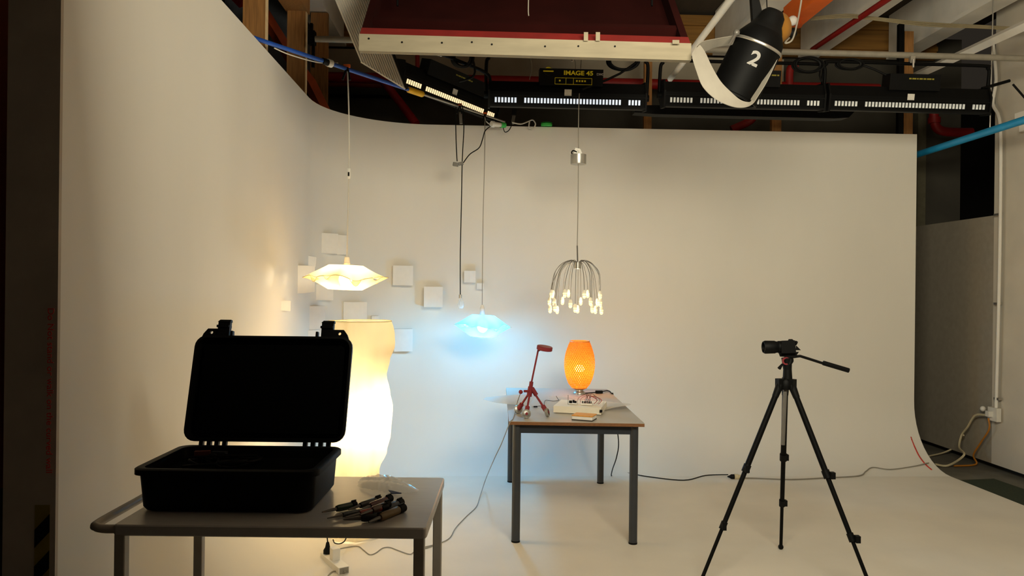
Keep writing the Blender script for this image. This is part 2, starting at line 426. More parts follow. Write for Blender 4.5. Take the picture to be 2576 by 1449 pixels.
# timber posts
def post(name_label, a, b, wd, dp, z0, z1, M=M_TIMB, edge=True):
    t = thing('timber_post', name_label, 'post', R(a, b, z0), 'timber posts behind the curved wall')
    m = MB(ROOM); m.box((a, b, (z0 + z1) / 2), (wd, dp, z1 - z0)); m.build('stud', M, t)
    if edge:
        m = MB(ROOM); m.box((a + wd / 2 + .003, b, (z0 + z1) / 2), (.006, dp * .98, z1 - z0 - .01)); m.build('edge', M_TIMB_LIT, t)  # paler strip paints the light caught by the post's right side
post('dark timber post left of the blue pole, nearest the photographer', AL - .105, 4.92, .14, .045, -.06, 4.4)
post('timber post under the cross beam at upper left', AL - .105, 6.02, .14, .045, -.06, 3.67)
post('timber post in the rounded corner beside the white pipe', AL - .12, 6.93, .15, .05, -.06, 3.98, edge=False)
m = MB(ROOM); m.box((AL - .105, 4.9, 3.73), (.17, 2.35, .12)); tag(m.build('top_plate', M_TIMB, None), 'pine timber beam resting on the post at upper left', 'beam')
def backpost(px, wpx, y, z1, label, M=M_TIMB):
    q = at(px, 330, y); a, b = inv(q); post(label, a, b, wpx * y / F, .05, -.06, z1, M, False)
backpost(1628, 19, 7.12, 3.98, 'pine post behind the right end of the lettered batten')
backpost(1951, 24, 7.14, 3.98, 'pine post behind the curved wall under the spotlight')
backpost(2281, 23, 7.18, 3.98, 'pine post at the right end of the curved wall')
q = at(2264, 230, 7.15); m = MB(); m.box((q.x, q.y, 1.99), (.045, .05, 4.1)); tag(m.build('black_bar', M_BLKMET, None), 'black upright bar beside the rightmost pine post', 'bar')
# orange diagonal brace behind the left posts
m = MB(); m.tube([at(655, 20, 6.6), at(735, 150, 6.6), at(780, 210, 6.6), at(830, 310, 6.6)], .055, 4, 1)
tag(m.build('diagonal_brace', M_ORANGED, None), 'orange diagonal brace between the timber posts', 'brace')
m = MB(); m.tube([at(520, -85, 6.9), at(612, 10, 6.9)], .05, 4, 1); tag(m.build('diagonal_brace', M_RED, None), 'red brace end above the left wall', 'brace')
m = MB(ROOM); m.box((-2.05, 7.6, 4.0), (.9, .06, .8)); tag(m.build('wall_panel', mat('bluegrey_panel', '6b6f78', .8, var=.1), None), 'blue-grey panel between two timber posts', 'panel')

# =================================================================== PIPES
YP = 5.8
pipeA, pipeB = at(790, 98, YP), at(2760, 152, YP + .1)
t = thing('lighting_pipe', 'long white horizontal pipe the stage lights hang from', 'pipe', pipeA)
m = MB(); m.cyl(pipeA, pipeB, .023, n=14); m.build('pipe', mat('galvanised_pipe', '8d8678', .6, var=.1), t, True)
m = MB(); q = at(785, 96, YP); m.box(q, (.05, .06, .10)); m.box(q + V((-.005, 0, .07)), (.02, .03, .08)); m.box(q + V((.01, 0, -.12)), (.022, .02, .2)); m.build('clamp', M_BLKMET, t)
def pipe_on(px): return pipeA + (pipeB - pipeA) * ((px - 790) / 1970)
m = MB(); m.cyl(at(1868, -40, 4.1), at(1686, 199, 6.0), .022, n=14)
tag(m.build('ceiling_pipe', M_BEAM, None, True), 'white pipe running down diagonally beside the maroon frame', 'pipe')
m = MB(); m.cyl(at(2330, -67, 5.2), at(2044, 124, 7.7), .024, n=12)
tag(m.build('sprinkler_pipe', M_RED, None, True), 'thin bright red pipe under a white ceiling beam', 'pipe')
m = MB(); A, B = at(2640, 35, 5.2), at(2290, 197, 7.6); m.tube([A, B], .040, 4, 1); tag(m.build('conduit_tray', M_BEAM, None), 'square white conduit sloping across the upper right corner', 'conduit')
m = MB(); A, B = at(2700, 262, 5.3), at(2270, 401, 7.62); m.cyl(A, B, .030, n=14)
tag(m.build('pipe', M_CYAN, None, True), 'bright blue pipe beyond the right end of the wall', 'pipe')
m = MB(); m.cyl(at(2503, -170, 6.3), at(2490, 330, 6.3), .005, n=6); tag(m.build('hanger_rod', M_SILVER, None), 'thin rod the bright blue pipe hangs from', 'rod')
# red sprinkler main and its branches
t = thing('sprinkler_main', 'thick red pipe running behind the stage lights', 'pipe', at(1500, 208, 7.7))
m = MB(); m.cyl(at(812, 194, 7.6), at(2210, 224, 7.75), .052, n=16); m.build('main', M_RED, t, True)
m = MB(); m.cyl(at(812, 210, 7.9), at(1240, 222, 7.9), .03, n=10); m.build('lower_pipe', M_ORANGED, t, True)
m = MB(); m.tube([at(1050, 110, 7.6), at(1050, 190, 7.6)], .022, 10, 1); m.build('riser', M_RED, t, True)
m = MB(); m.tube([at(960, 200, 7.6), at(1000, 250, 7.6), at(1047, 312, 7.5)], .042, 10, 3); m.build('branch', M_RED, t, True)
m = MB(); m.tube([at(2005, 165, 7.7), at(1990, 170, 7.7), at(1986, 185, 7.7), at(1986, 215, 7.7)], .038, 10, 5); m.build('riser', M_RED, t, True)
m = MB(); m.tube([at(1896, 240, 7.7), at(1897, 285, 7.7), at(1885, 305, 7.6), at(1840, 326, 7.6)], .040, 10, 5); m.build('branch', M_RED, t, True)
m = MB(); m.tube([at(2350, 255, 7.7), at(2350, 300, 7.7), at(2358, 323, 7.7), at(2385, 332, 7.7), at(2445, 333, 7.7)], .045, 10, 5); m.cyl(at(2350, 296, 7.7), at(2350, 310, 7.7), .058, n=12); m.build('elbow', M_RED, t, True)
m = MB(); m.cyl(at(805, 240, 8.02), at(1010, 244, 8.10), .018, n=8); tag(m.build('conduit', M_BLKMET, None), 'dark conduit along the building wall behind the blue pole', 'conduit')
# cable bundle under the beams
m = MB()
for k in range(3): m.tube([at(2040, 44 + k * 3, 6.4), at(2130, 36 + k * 4, 6.4), at(2200, 44 + k * 3, 6.4), at(2330, 57 + k * 4, 6.4), at(2460, 64 + k * 3, 6.4), at(2600, 72 + k * 3, 6.35), at(2720, 78 + k * 3, 6.2)], .006, 6, 5)
tag(m.build('cable_bundle', mat('beige_cable', '8f8265', .7), None, True), 'beige cables strung across under the right ceiling beams', 'cable')  # darker beige than the cream cords
# right wall conduit, socket and cables
WR = 4.66
def on_right(px, py):
    d = ray(px, py); n0 = V((cy_, sy_, 0)); return O + d * (WR / d.dot(n0))
t = thing('wall_conduit', 'grey conduit running down the edge of the white side wall', 'conduit', on_right(2510, 1000))
pts = [on_right(2500, 110), on_right(2508, 200), on_right(2500, 262), on_right(2516, 300), on_right(2520, 400), on_right(2516, 700), on_right(2508, 1025)]
m = MB(); m.tube([p + V((-.02, -.02, 0)) for p in pts], .014, 8, 4); m.build('tube', M_BEAM, t, True)
for yy in (540, 764, 1003):
    m = MB(); q = on_right(2513, yy); m.box(q + V((-.012, 0, 0)), (.03, .07, .02)); m.build('clip', M_SILVER, t)
t = thing('wall_socket', 'white power outlet low on the white side wall', 'socket', on_right(2507, 1040))
q = on_right(2507, 1042); m = MB(); m.box(q + V((-.02, 0, 0)), (.04, .13, .12)); m.build('plate', M_WHITE, t)
m = MB(); m.box(q + V((-.055, .02, .0)), (.04, .05, .05)); m.build('plug', M_WHITE, t); m = MB(); m.ball(q + V((-.05, .12, .03)), .025); m.build('knob', M_WHITE, t, True)
q2 = on_right(2470, 1045); cord('power_cable', [q + V((-.05, .05, -.02)), q2 + V((-.06, 0, 0)), on_right(2452, 1075) + V((-.07, 0, 0)), on_right(2440, 1095) + V((-.08, 0, 0)), on_right(2437, 1120) + V((-.15, -.1, 0)), onz(2425, 1145, .08), onz(2385, 1171, -.04), onz(2352, 1168, -.03)], .010, M_CORDC, 'cream cord hanging from the power outlet beside the cove')
cord('power_cable', [on_right(2440, 1095) + V((-.06, 0, 0)), onz(2410, 1120, .05), onz(2375, 1138, -.03), onz(2338, 1147, -.045)], .008, M_CORDC, 'thin pale cord branching behind the edge of the cove')
cord('power_cable', [on_right(2500, 1052) + V((-.05, 0, 0)), on_right(2502, 1080) + V((-.05, 0, 0)), on_right(2480, 1115) + V((-.05, 0, 0)), on_right(2465, 1145) + V((-.06, 0, 0)), onz(2455, 1168, -.04), onz(2400, 1172, -.045)], .008, M_CORDO, 'orange-brown cord hanging from the right of the power outlet')
# black bits in the upper right
m = MB(); m.cyl(at(2470, 223, 5.9), at(2540, 203, 5.9), .012, n=8); tag(m.build('bar', M_BLKMET, None), 'short black bar beside the right stage batten', 'bar')
m = MB(); m.tube([at(2548, 212, 5.9), at(2590, 260, 5.9)], .008, 6, 1); tag(m.build('rod', M_BLKMET, None), 'thin black rod slanting at the right edge of the picture', 'rod')
q = on_right(2560, 275); m = MB(ROOM); a, b = inv(q); m.box((WR - .05, 4.6, 3.05), (.10, 3.6, .08)); m.box((WR - .03, 4.6, 2.96), (.06, 3.6, .05))
tag(m.build('trim_4', M_BEAM, None), 'white ledge moulding on the side wall', kind='structure')

# =================================================================== HANGING MAROON FRAME
t = thing('hanging_frame', 'large maroon framed panel with a whitewashed rail hung overhead', 'panel', at(1320, 110, 4.0))
bl, br_ = at(905, 88, 4.0), at(1737, 112, 4.0)
tl, tr_ = at(936, -2, 4.34), at(1700, 2, 4.34)
upv = ((tl - bl) + (tr_ - br_)) * .5; upv *= 1.25 / upv.length
rt = (br_ - bl).normalized(); upn = upv.normalized(); nn = rt.cross(upn).normalized()   # towards the camera/up
if nn.y > 0: nn = -nn
Lw = (br_ - bl).length; shrink = .0
def FP(u, v, d): return bl + rt * (u * Lw) + upn * v + nn * d
def fbox(u0, u1, v0, v1, d0, d1):
    return [FP(u0, v0, d0), FP(u1, v0, d0), FP(u1, v1, d0), FP(u0, v1, d0), FP(u0, v0, d1), FP(u1, v0, d1), FP(u1, v1, d1), FP(u0, v1, d1)]
m = MB(); m.hexa(fbox(.01, .99, .03, 1.22, -.10, -.085)); m.build('backing_board', M_MAROON, t)
for u0, u1 in ((0, .022), (.978, 1)):
    m = MB(); m.hexa(fbox(u0, u1, 0, 1.25, -.10, 0)); m.build('stile', M_MAROON, t)
m = MB(); m.hexa(fbox(0, 1, 0, .075, -.10, .004)); m.build('red_rail', M_MAREDGE, t)
m = MB(); m.hexa(fbox(.022, .978, 1.2, 1.25, -.10, 0)); m.build('rail', M_MAROON, t)
m = MB(); m.hexa(fbox(.022, .978, .20, .235, -.085, -.01)); m.build('cross_batten', M_MAROON, t)
dn = V((0, -.0, -.088))
m = MB(); q0, q1 = bl + V((0, -.02, 0)), br_ + V((0, -.02, 0)); th = V((0, .045, 0))
m.hexa([q0 + dn, q1 + dn, q1 + dn + th, q0 + dn + th, q0, q1, q1 + th, q0 + th]); m.build('white_rail', M_RAIL, t)
for u in (.03, .13, .25, .34, .40, .56, .66, .77):   # nail heads
    m = MB(); q = q0 + (q1 - q0) * u + V((0, -.001, -.02 - .02 * (u * 7 % 1))); m.cyl(q, q + V((0, -.003, 0)), .005, n=8); m.build('nail', M_BLKMET, t)
for px in (1474, 1504):
    m = MB(); q = at(px, 92, 3.965); m.box(q, (.022, .003, .045)); m.build('tape', M_RAIL, t)
m = MB(); m.box(at(1700, 106, 3.955), (.035, .006, .02)); m.build('paper_scrap', M_RAIL, t)
for px in (1000, 1640):
    m = MB(); m.cyl(at(px, 15, 4.25), at(px, -120, 4.3), .006, n=6); m.build('hanging_chain', M_BLKMET, t)
cord('wire', [at(1330, 40, 4.0), at(1329, 20, 4.0), at(1331, -60, 4.0)], .003, M_CORDG, 'thin wire hanging in front of the maroon frame', 4, 'wire')

# ribbed panel
t = thing('ribbed_panel', 'ribbed grey sheet hung at a slant left of the maroon frame', 'panel', at(960, 150, 5.0))
c00, c10 = at(908, 155, 5.05), at(1019, 223, 5.25)
c01, c11 = at(835, -20, 4.75), at(925, -20, 4.95)
rows = []
n = 31
for i in range(n):
    u = i / (n - 1); p = c00.lerp(c10, u); q = c01.lerp(c11, u); dpt = V((0, -.012, 0)) * (i % 2)
    rows.append([p + dpt, p.lerp(q, .5) + dpt, q + dpt])
m = MB(); m.sheet(rows, .002); m.build('corrugated_sheet', M_RIB, t)
m = MB(); m.tube([c10 + V((.01, .01, 0)), c11 + V((.01, .01, 0))], .014, 4, 1); m.build('side_bar', M_BLKMET, t)
m = MB(); m.tube([c00, c10], .008, 4, 1); m.build('lower_bar', M_RIB, t)

# =================================================================== STAGE BATTENS
LEDMESH = None
def batten(cl, cr2, label, ledmat, face_n, control, n_led, body_h=.20, yoke=True, yoke_h=.30, lean=0.0, text=False, yoke_col=M_BLKMET, lab=.5):
    """cl, cr2: the left and right ends of the lamp row; face_n: way the row faces"""
    cl = V(cl); cr2 = V(cr2); L = (cr2 - cl).length; ex = (cr2 - cl).normalized()
    fn = V(face_n); fn = (fn - ex * fn.dot(ex)).normalized(); ez = ex.cross(-fn).normalized()
    if ez.z < 0: ez = -ez
    rot = Matrix((ex, -fn, ez)).transposed(); mid = (cl + cr2) / 2
    def PT(x, y, z): return mid + ex * x - fn * y + ez * z      # y: away from the viewer
    t = thing('light_batten', label, 'stage light', mid, 'black stage battens above the curved wall')
    hw = L / 2 + .03
    m = MB(); prof_ = [(-.002, -.055), (-.002, .055), (.03, .13), (.16, .13), (.18, .02), (.10, -.055)]
    m.prism([PT(-hw, y, z) for y, z in prof_], ex * (2 * hw)); m.build('housing', M_BLKMET, t)
    for sx in (-1, 1):
        m = MB(); m.prism([PT(sx * hw, y, z) for y, z in [(-.012, -.065), (-.012, .065), (.03, .145), (.17, .145), (.19, .02), (.10, -.065)]], ex * (sx * .014)); m.build('end_plate', M_BLACK, t)
    m = MB(); m.box(PT(0, -.009, -.048), (2 * hw, .014, .014), rot); m.build('lower_lip', M_BLACK, t)
    m = MB(); m.box(PT(0, -.009, .028), (2 * hw, .010, .006), rot); m.build('upper_lip', M_BLACK, t)
    # lamp windows: 7, gap, the rest, gap, 5
    pitch = L / (n_led + 4); x = -L / 2 + pitch / 2; me = None; k = 0
    for i in range(n_led + 4):
        if i in (7, 8) or i in (n_led - 2, n_led - 1): x += pitch; continue
        if me is None:
            m = MB(); m.box(PT(x, -.004, -.006), (pitch * .58, .006, .036), rot); ob_ = m.build('led_window', ledmat, t); me = ob_.data; x0 = x
        else:
            ob_ = bpy.data.objects.new('led_window', me); C.objects.link(ob_); ob_.parent = t; ob_.location = ex * (x - x0)
        x += pitch
    m = MB(); m.box(PT(-L / 2 + L * lab, -.006, .055), (.052, .004, .046), rot); m.build('paper_label', M_LABEL, t)
    if control:
        x0, x1 = control; xm = (x0 + x1) / 2
        m = MB(); m.box(PT(xm, .06, .165), (x1 - x0, .12, .12), rot); cb = m.build('control_box', M_BLACK, t)
        if text:
            lettering('IMAGE 45', .043, PT(xm + .05, -.0015, .195), ex, ez, M_TEXTY, cb, 'yellow printed lettering', .0012, 1.2)
            lettering('DMX', .022, PT(xm + .215, -.0015, .19), ex, ez, M_TEXTG, cb, 'grey printed lettering', .0008, 1.3)
            m = MB()
            for (a, b, c_, d) in ((-.115, .145, .16, .004), (-.115, .145, .115, .004)): m.box(PT(xm + .015, -.001, c_), (.27, .002, .003), rot)
            for xx in (-.12, -.04, .015, .15): m.box(PT(xm + xx, -.001, .1375), (.003, .002, .045), rot)
            for xx in (-.085, .04, .06, .08, .1): m.box(PT(xm + xx, -.001, .14), (.012, .002, .012), rot)
            m.build('yellow_panel_print', M_TEXTY, cb)
            m = MB(); m.lathe(PT(xm - .17, -.001, .205), [(.03, 0), (.03, .002), (.02, .002)], 14, tuple(-fn)); m.box(PT(xm - .17, -.001, .205), (.075, .002, .008), rot); m.build('yellow_emblem', M_TEXTY, cb)
        else:
            m = MB(); xx = xm - .05
            for dw in (.018, .03, .012, .026, .02, .034, .015): m.box(PT(xx + dw / 2, -.001, .19), (dw, .002, .010), rot); xx += dw + .006
            m.build('yellow_panel_print', mat('dull_yellow_print', '8f8426', .6), cb)
    if yoke:
        zt = yoke_h; yp = .09; rr = .06
        pts = [PT(-hw - .03, yp, .02), PT(-hw - .03, yp, zt - rr), PT(-hw - .03 + rr * .3, yp, zt - rr * .3), PT(-hw - .03 + rr, yp, zt), PT(0, yp, zt), PT(hw + .03 - rr, yp, zt), PT(hw + .03 - rr * .3, yp, zt - rr * .3), PT(hw + .03, yp, zt - rr), PT(hw + .03, yp, .02)]
        m = MB(); m.tube(pts, .013, 10, 5); m.build('yoke', yoke_col, t, True)
        for sx in (-1, 1):
            m = MB(); m.cyl(PT(sx * (hw + .012), yp, .035), PT(sx * (hw + .045), yp, .035), .026, n=12); m.build('knob', M_BLKMET, t)
        m = MB(); m.box(PT(0.03, yp, zt + .03), (.035, .03, .05), rot); m.cyl(PT(.03, yp - .02, zt + .03), PT(.03, yp - .03, zt - .03), .008, n=8); m.build('hook_clamp', M_SILVER, t)
    return t
fb = (-.04, -1, -.16)
batten(at(1243, 248.5, 5.62), at(1612, 257, 5.66), 'black stage batten with yellow IMAGE 45 lettering', M_LEDC, fb, (-.21, .255), 41, text=True, yoke_h=.315, yoke_col=M_BLKMET)
batten(at(1684, 249, 5.75), at(2062, 258, 5.78), 'black stage batten directly behind the black spotlight', M_LEDG, fb, (-.05, .26), 41, yoke_h=.29)
batten(at(2098, 258, 5.80), at(2478, 268, 5.84), 'black stage batten at the right end above the dark doorway', M_LEDG, fb, (-.17, .22), 41, yoke_h=.31)
batten(at(1022, 201, 6.0), at(1243, 289, 6.75), 'black stage batten with glowing warm windows slanting along the left wall', M_LEDW, (.45, -.88, -.22), (-.32, .36), 41, yoke=False)
# dark flat housing behind battens
m = MB(); m.prism([at(1595, 264, 6.3), at(1597, 283, 6.3), at(1650, 287, 6.3), at(2100, 298, 6.3), at(2135, 296, 6.3), at(2160, 270, 6.3)], (0, .15, .01))
tag(m.build('black_housing', M_BLKMET, None), 'long flat black housing below the two right battens', 'housing')
# diagonal black bar carrying the slanted batten
t = thing('support_bar', 'black bar slanting down from the maroon frame to a batten', 'bar', at(1150, 150, 5.6))
m = MB(); m.tube([at(1070, 120, 5.4), at(1150, 152, 5.5), at(1222, 183, 5.6), at(1233, 205, 5.62)], .013, 8, 4); m.build('bar', M_BLKMET, t, True)
m = MB(); m.box(at(1106, 128, 5.42), (.03, .04, .06)); m.cyl(at(1110, 120, 5.38), at(1109, 142, 5.38), .008, n=8); m.build('clamp', M_SILVER, t)
def coil(px, py, y, rx, ry, label, turns=4, tail=None):
    m = MB(); c = at(px, py, y); s = y / F; pts = []
    for i in range(turns * 16 + 1):
        a = i / 16 * 2 * math.pi; k = 1 + .12 * math.sin(i * .37)
        pts.append(c + V((rx * s * math.cos(a) * k + .01 * math.sin(i * .11), .015 * math.sin(i * .21), ry * s * math.sin(a) * k)))
    if tail: pts += [at(*q) for q in tail]
    m.tube(pts, .0085, 6, 2); tag(m.build('cable_coil', M_BLACK, None, True), label, 'cable', 'coiled cables on the stage lights')
coil(1165, 146, 5.5, 24, 24, 'coiled black cable hung on the slanted support bar', 4, [(1195, 180, 5.5), (1185, 196, 5.5), (1155, 205, 5.5)])
coil(1570, 155, 5.75, 36, 22, 'coiled black cable over the right end of the lettered batten', 5, [(1560, 185, 5.7), (1500, 212, 5.65), (1465, 225, 5.6)])
coil(2035, 165, 5.75, 34, 18, 'loose black cable looped right of the spotlight', 4, [(2062, 190, 5.75), (2068, 205, 5.75)])
coil(2140, 163, 5.85, 30, 12, 'flat loop of black cable over the rightmost batten', 4, [(2200, 175, 5.85), (2262, 205, 5.85)])
for px, lab in ((1440, 'thin pale wire hanging beside the lettered batten box'), (1330, 'thin dark wire in front of the lettered batten')):
    cord('wire', [at(px, 130, 5.9), at(px + 8, 165, 5.9), at(px + 2, 200, 5.9)], .003, M_CORDG, lab, 4, 'wire')

# =================================================================== SPOTLIGHT
t = thing('spotlight', 'black hanging spotlight marked 2 with a white loop strap', 'stage light', at(1885, 140, 4.2))
ax = V((-.40, .22, -.89)).normalized(); oc = at(1922, 84, 4.25)
def SP(h): return oc + ax * h
m = MB(); m.lathe(SP(0), [(.0, -.02), (.10, -.015), (.128, .03), (.135, .07), (.138, .12), (.138, .36), (.146, .365), (.146, .375), (.132, .375), (.128, .2), (.0, .19)], 32, tuple(ax)); can = m.build('can', M_BLKMET, t, True)
m = MB(); m.lathe(SP(0), [(.139, .068), (.1425, .072), (.1425, .080), (.139, .084)], 32, tuple(ax)); m.build('silver_ring', M_SILVER, can, True)
# number 2 wrapped on the can
vs, fs = text_mesh('2', .105, .0005, .003); u_, w_, d_ = basis(ax)
toc = (O - SP(.17)); toc = (toc - ax * toc.dot(ax)).normalized(); side = toc.cross(ax).normalized()
upd = -ax
if side.x < 0: side = -side
pts = []
for p in vs:
    an = p.x * 1.1 / .139 + .12; rr = .1395 + (.001 if p.z > 0 else 0)
    pts.append(SP(.165) + (toc * math.cos(an) + side * math.sin(an)) * rr + upd * p.y)
m = MB(); m.add(pts, fs); o = m.build('lettering', M_TEXTG, can); o['label'] = 'grey painted figure 2'
# rear housing, brown shell, hanging arm, lever
m = MB(); m.lathe(SP(0), [(0, -.135), (.045, -.13), (.066, -.105), (.074, -.06), (.092, -.03), (.10, -.012)], 24, tuple(ax)); m.build('rear_housing', M_BLACK, t, True)
m = MB(); q = at(1950, 72, 4.32); axb = V((.75, .3, .30)).normalized(); m.lathe(q, [(.0, .07), (.05, .07), (.08, .045), (.092, 0), (.092, -.03), (.05, -.05)], 20, tuple(axb)); m.build('brown_shell', M_BROWN, t, True)
m = MB(); A, B = at(1892, -40, 4.3), at(1908, 62, 4.3); m.hexa([B + V((-.035, -.02, 0)), B + V((.03, -.02, 0)), B + V((.03, .02, 0)), B + V((-.035, .02, 0)), A + V((-.015, -.02, 0)), A + V((.012, -.02, 0)), A + V((.012, .02, 0)), A + V((-.015, .02, 0))]); m.build('hanging_arm', M_BLACK, t)
m = MB(); m.cyl(at(1835, 112, 4.1), at(1852, 84, 4.15), .008, n=8); m.ball(at(1853, 82, 4.15), .018); m.build('clamp_lever', M_GREYM, t, True)
m = MB(); m.lathe(at(1988, 85, 4.35), [(0, -.03), (.02, -.028), (.03, 0), (.022, .03), (0, .032)], 12, (.7, 0, .3)); m.build('plug', M_BLACK, t, True)
# strap: pairs of edge points (outer, inner) with their distances
pr = [((1852, 88, 4.2), (1842, 112, 4.25)), ((1800, 97, 4.1), (1800, 118, 4.2)), ((1762, 106, 3.98), (1766, 130, 4.1)), ((1745, 128, 3.93), (1758, 112, 4.0)), ((1741, 142, 3.92), (1772, 130, 4.0)), ((1752, 180, 3.92), (1790, 168, 4.0)), ((1768, 219, 3.93), (1812, 205, 4.0)), ((1800, 250, 3.95), (1838, 232, 4.02)), ((1840, 268, 3.98), (1862, 252, 4.05)), ((1870, 271, 4.02), (1884, 258, 4.08)), ((1893, 262, 4.05), (1892, 252, 4.1)), ((1908, 241, 4.1), (1890, 249, 4.15)), ((1930, 205, 4.16), (1914, 212, 4.2)), ((1952, 158, 4.2), (1938, 166, 4.24)), ((1960, 140, 4.22), (1948, 142, 4.26))]
la = smooth([at(*a) for a, b in pr], 4); lb = smooth([at(*b) for a, b in pr], 4)
m = MB(); m.sheet([[a, a.lerp(b, .5), b] for a, b in zip(la, lb)], .003); m.build('loop_strap', mat('offwhite_strap', 'a39d91', .7, var=.04), t, True)
cord('safety_wire', [at(1931, 32, 4.35), at(1929, 10, 4.35), at(1928, -40, 4.35)], .003, M_BLKMET, 'safety wire above the spotlight', 3, 'wire')
cord('power_cable', [at(1988, 92, 4.35), at(1975, 108, 4.3), at(1993, 100, 4.3), at(2005, 60, 4.35), at(2013, 20, 4.4), at(2022, -40, 4.4)], .005, M_CORDG, 'grey cable rising from the back of the spotlight', 6)
t = thing('bulb', 'white round bulb at the end of the orange beam', 'bulb', at(1994, 52, 5.95))
m = MB(); m.ball(at(1994, 52, 5.95), .038, 16); m.build('globe', M_PAPER, t, True)
m = MB(); m.cyl(at(1998, 57, 5.98), at(2010, 62, 6.34), .022, .03, n=12); m.build('socket', M_ORANGE, t, True)

# =================================================================== POLE ACROSS THE CORNER
pa, pb = V((-1.559, 4.608, 3.03)), V((-.115, 6.802, 3.03))
def onpole(px):
    k = (px - 1288) / F; k = k / 1.0; t_ = 0
    lo, hi = -.3, 1.3
    for _ in range(40):
        t_ = (lo + hi) / 2; p = pa.lerp(pb, t_); d = p - O
        u = (d.x * cr + d.z * sr) / d.y
        if u < k: lo = t_
        else: hi = t_
    return p
t = thing('telescopic_pole', 'blue telescopic pole laid across the corner of the curved wall', 'pole', pa)
pj, pk = onpole(1028), onpole(1064); dd = (pb - pa).normalized()
m = MB(); m.cyl(pa - dd * .12, pj, .0135, n=14); m.build('outer_tube', M_BLUE, t, True)
m = MB(); m.lathe(pj, [(.015, -.01), (.023, 0), (.023, (pk - pj).length - .01), (.018, (pk - pj).length), (.008, (pk - pj).length)], 16, tuple(dd)); m.build('sleeve', M_YEL, t, True)
m = MB(); m.cyl(pk, pb + dd * .06, .008, n=12); m.build('inner_tube', M_SILVER, t, True)
q = onpole(817); m = MB(); m.cyl(q - dd * .02, q + dd * .025, .021, n=14); m.build('black_clip', M_BLACK, t); m = MB(); m.cyl(q + dd * .025, q + dd * .06, .026, n=14); m.build('white_clip', M_WHITE, t)
PW, PBULB, PBL = onpole(876), onpole(1157), onpole(1220)
def spring_clamp(p, s, label):
    t = thing('spring_clamp', label, 'clamp', p, 'small clamps on the pole')
    m = MB(); m.box(p + V((-.012, 0, -.03)) * s, V((.012, .016, .10)) * s, RY(.35)); m.box(p + V((.012, 0, -.03)) * s, V((.012, .016, .10)) * s, RY(-.2)); m.build('jaw', M_BLKMET, t)
    m = MB(); m.box(p + V((0, 0, .018)) * s, V((.045, .018, .02)) * s); m.build('orange_tip', M_ORANGE, t)
spring_clamp(PW + V((-.005, -.02, 0)), 1.0, 'black spring clamp holding the warm pendant cord on the blue pole')
spring_clamp(PBULB + V((0, -.02, 0)), .8, 'small clamp with red tip holding the bare bulb cord')
spring_clamp(PBL + V((0, -.02, 0)), .7, 'small clamp with orange tip holding the blue pendant cord')
cord('wire', [onpole(690) + V((0, 0, -.02)), onpole(730) + V((0, 0, -.03)), onpole(800) + V((0, 0, -.02)), onpole(850) + V((0, 0, .02))], .004, M_CORDW, 'white wire wound along the blue pole', 5, 'wire')

# =================================================================== PENDANTS
def pillow(t, c, hw, hh, rot, material, lower, nseg=96, gapk=1.0, seed=1, flat=.40):
    rnd = random.Random(seed); ph = [rnd.uniform(0, 6) for _ in range(6)]
    def rim(th): return hw / (abs(math.cos(th)) + abs(math.sin(th))) ** .92
    def wav(th): return hh * (.10 * math.sin(3 * th + ph[0]) + .10 * math.sin(5 * th + ph[1]) + .05 * math.sin(9 * th + ph[2]))
    def gap(th):
        tip = max(abs(math.cos(th)), abs(math.sin(th))); g = max(0, math.sin(8 * th + ph[3])) * (1 - max(0, (tip - .93) / .07))
        return hh * .46 * gapk * g
    for nm, sg in (('top_sheet', 1), ('bottom_sheet', -1)):
        rows = []
        for i in range(nseg + 1):
            th = 2 * math.pi * i / nseg; rr = rim(th); row = []
            fl = flat * hw * (1 / (abs(math.cos(th)) + abs(math.sin(th)))) ** .4
            for k in range(9):
                s = k / 8
                if k == 0: r_, z_ = .0, hh
                elif k == 1: r_, z_ = fl * .55, hh
                elif k == 2: r_, z_ = fl, hh * .985
                else:
                    u = (k - 2) / 6; r_ = fl + (rr - fl) * u; z_ = hh * (.985 * (1 - u) ** 1.08)
                    z_ += math.sin(u * math.pi) * hh * .05 * math.sin(4 * th + ph[4])
                    if sg < 0: z_ += gap(th) * u ** 6
                    z_ = z_ + sg * wav(th) * u ** 4
                row.append(c + rot @ V((r_ * math.cos(th), r_ * math.sin(th), sg * z_)))
            rows.append(row)
        m = MB(); m.tube([r_[-1] + rot @ V((0, 0, -.001 * sg)) for r_ in rows], hw * .0045, 5, 1); m.build('paper_edge', M_SEAM, t, True)
        m = MB(); m.sheet(rows); m.build(nm, material if sg > 0 else lower, t, True, angle=25)
M_SEAM = mat('paper_seam', 'c9b48c', .9, var=.05)
M_SHW = shade_mat('warm_paper_shade', 'f8e4b4', .07, .50, 'fff6e4')
M_SHWL = shade_mat('warm_paper_lower', 'f8e4b4', .22, .55, 'fff6e4')
M_SHBL = shade_mat('blue_paper_lower', 'b0d8ee', .55, .22, 'eef8ff')
M_SHB = shade_mat('blue_paper_shade', 'b0d8ee', .06, .20, 'eef8ff')
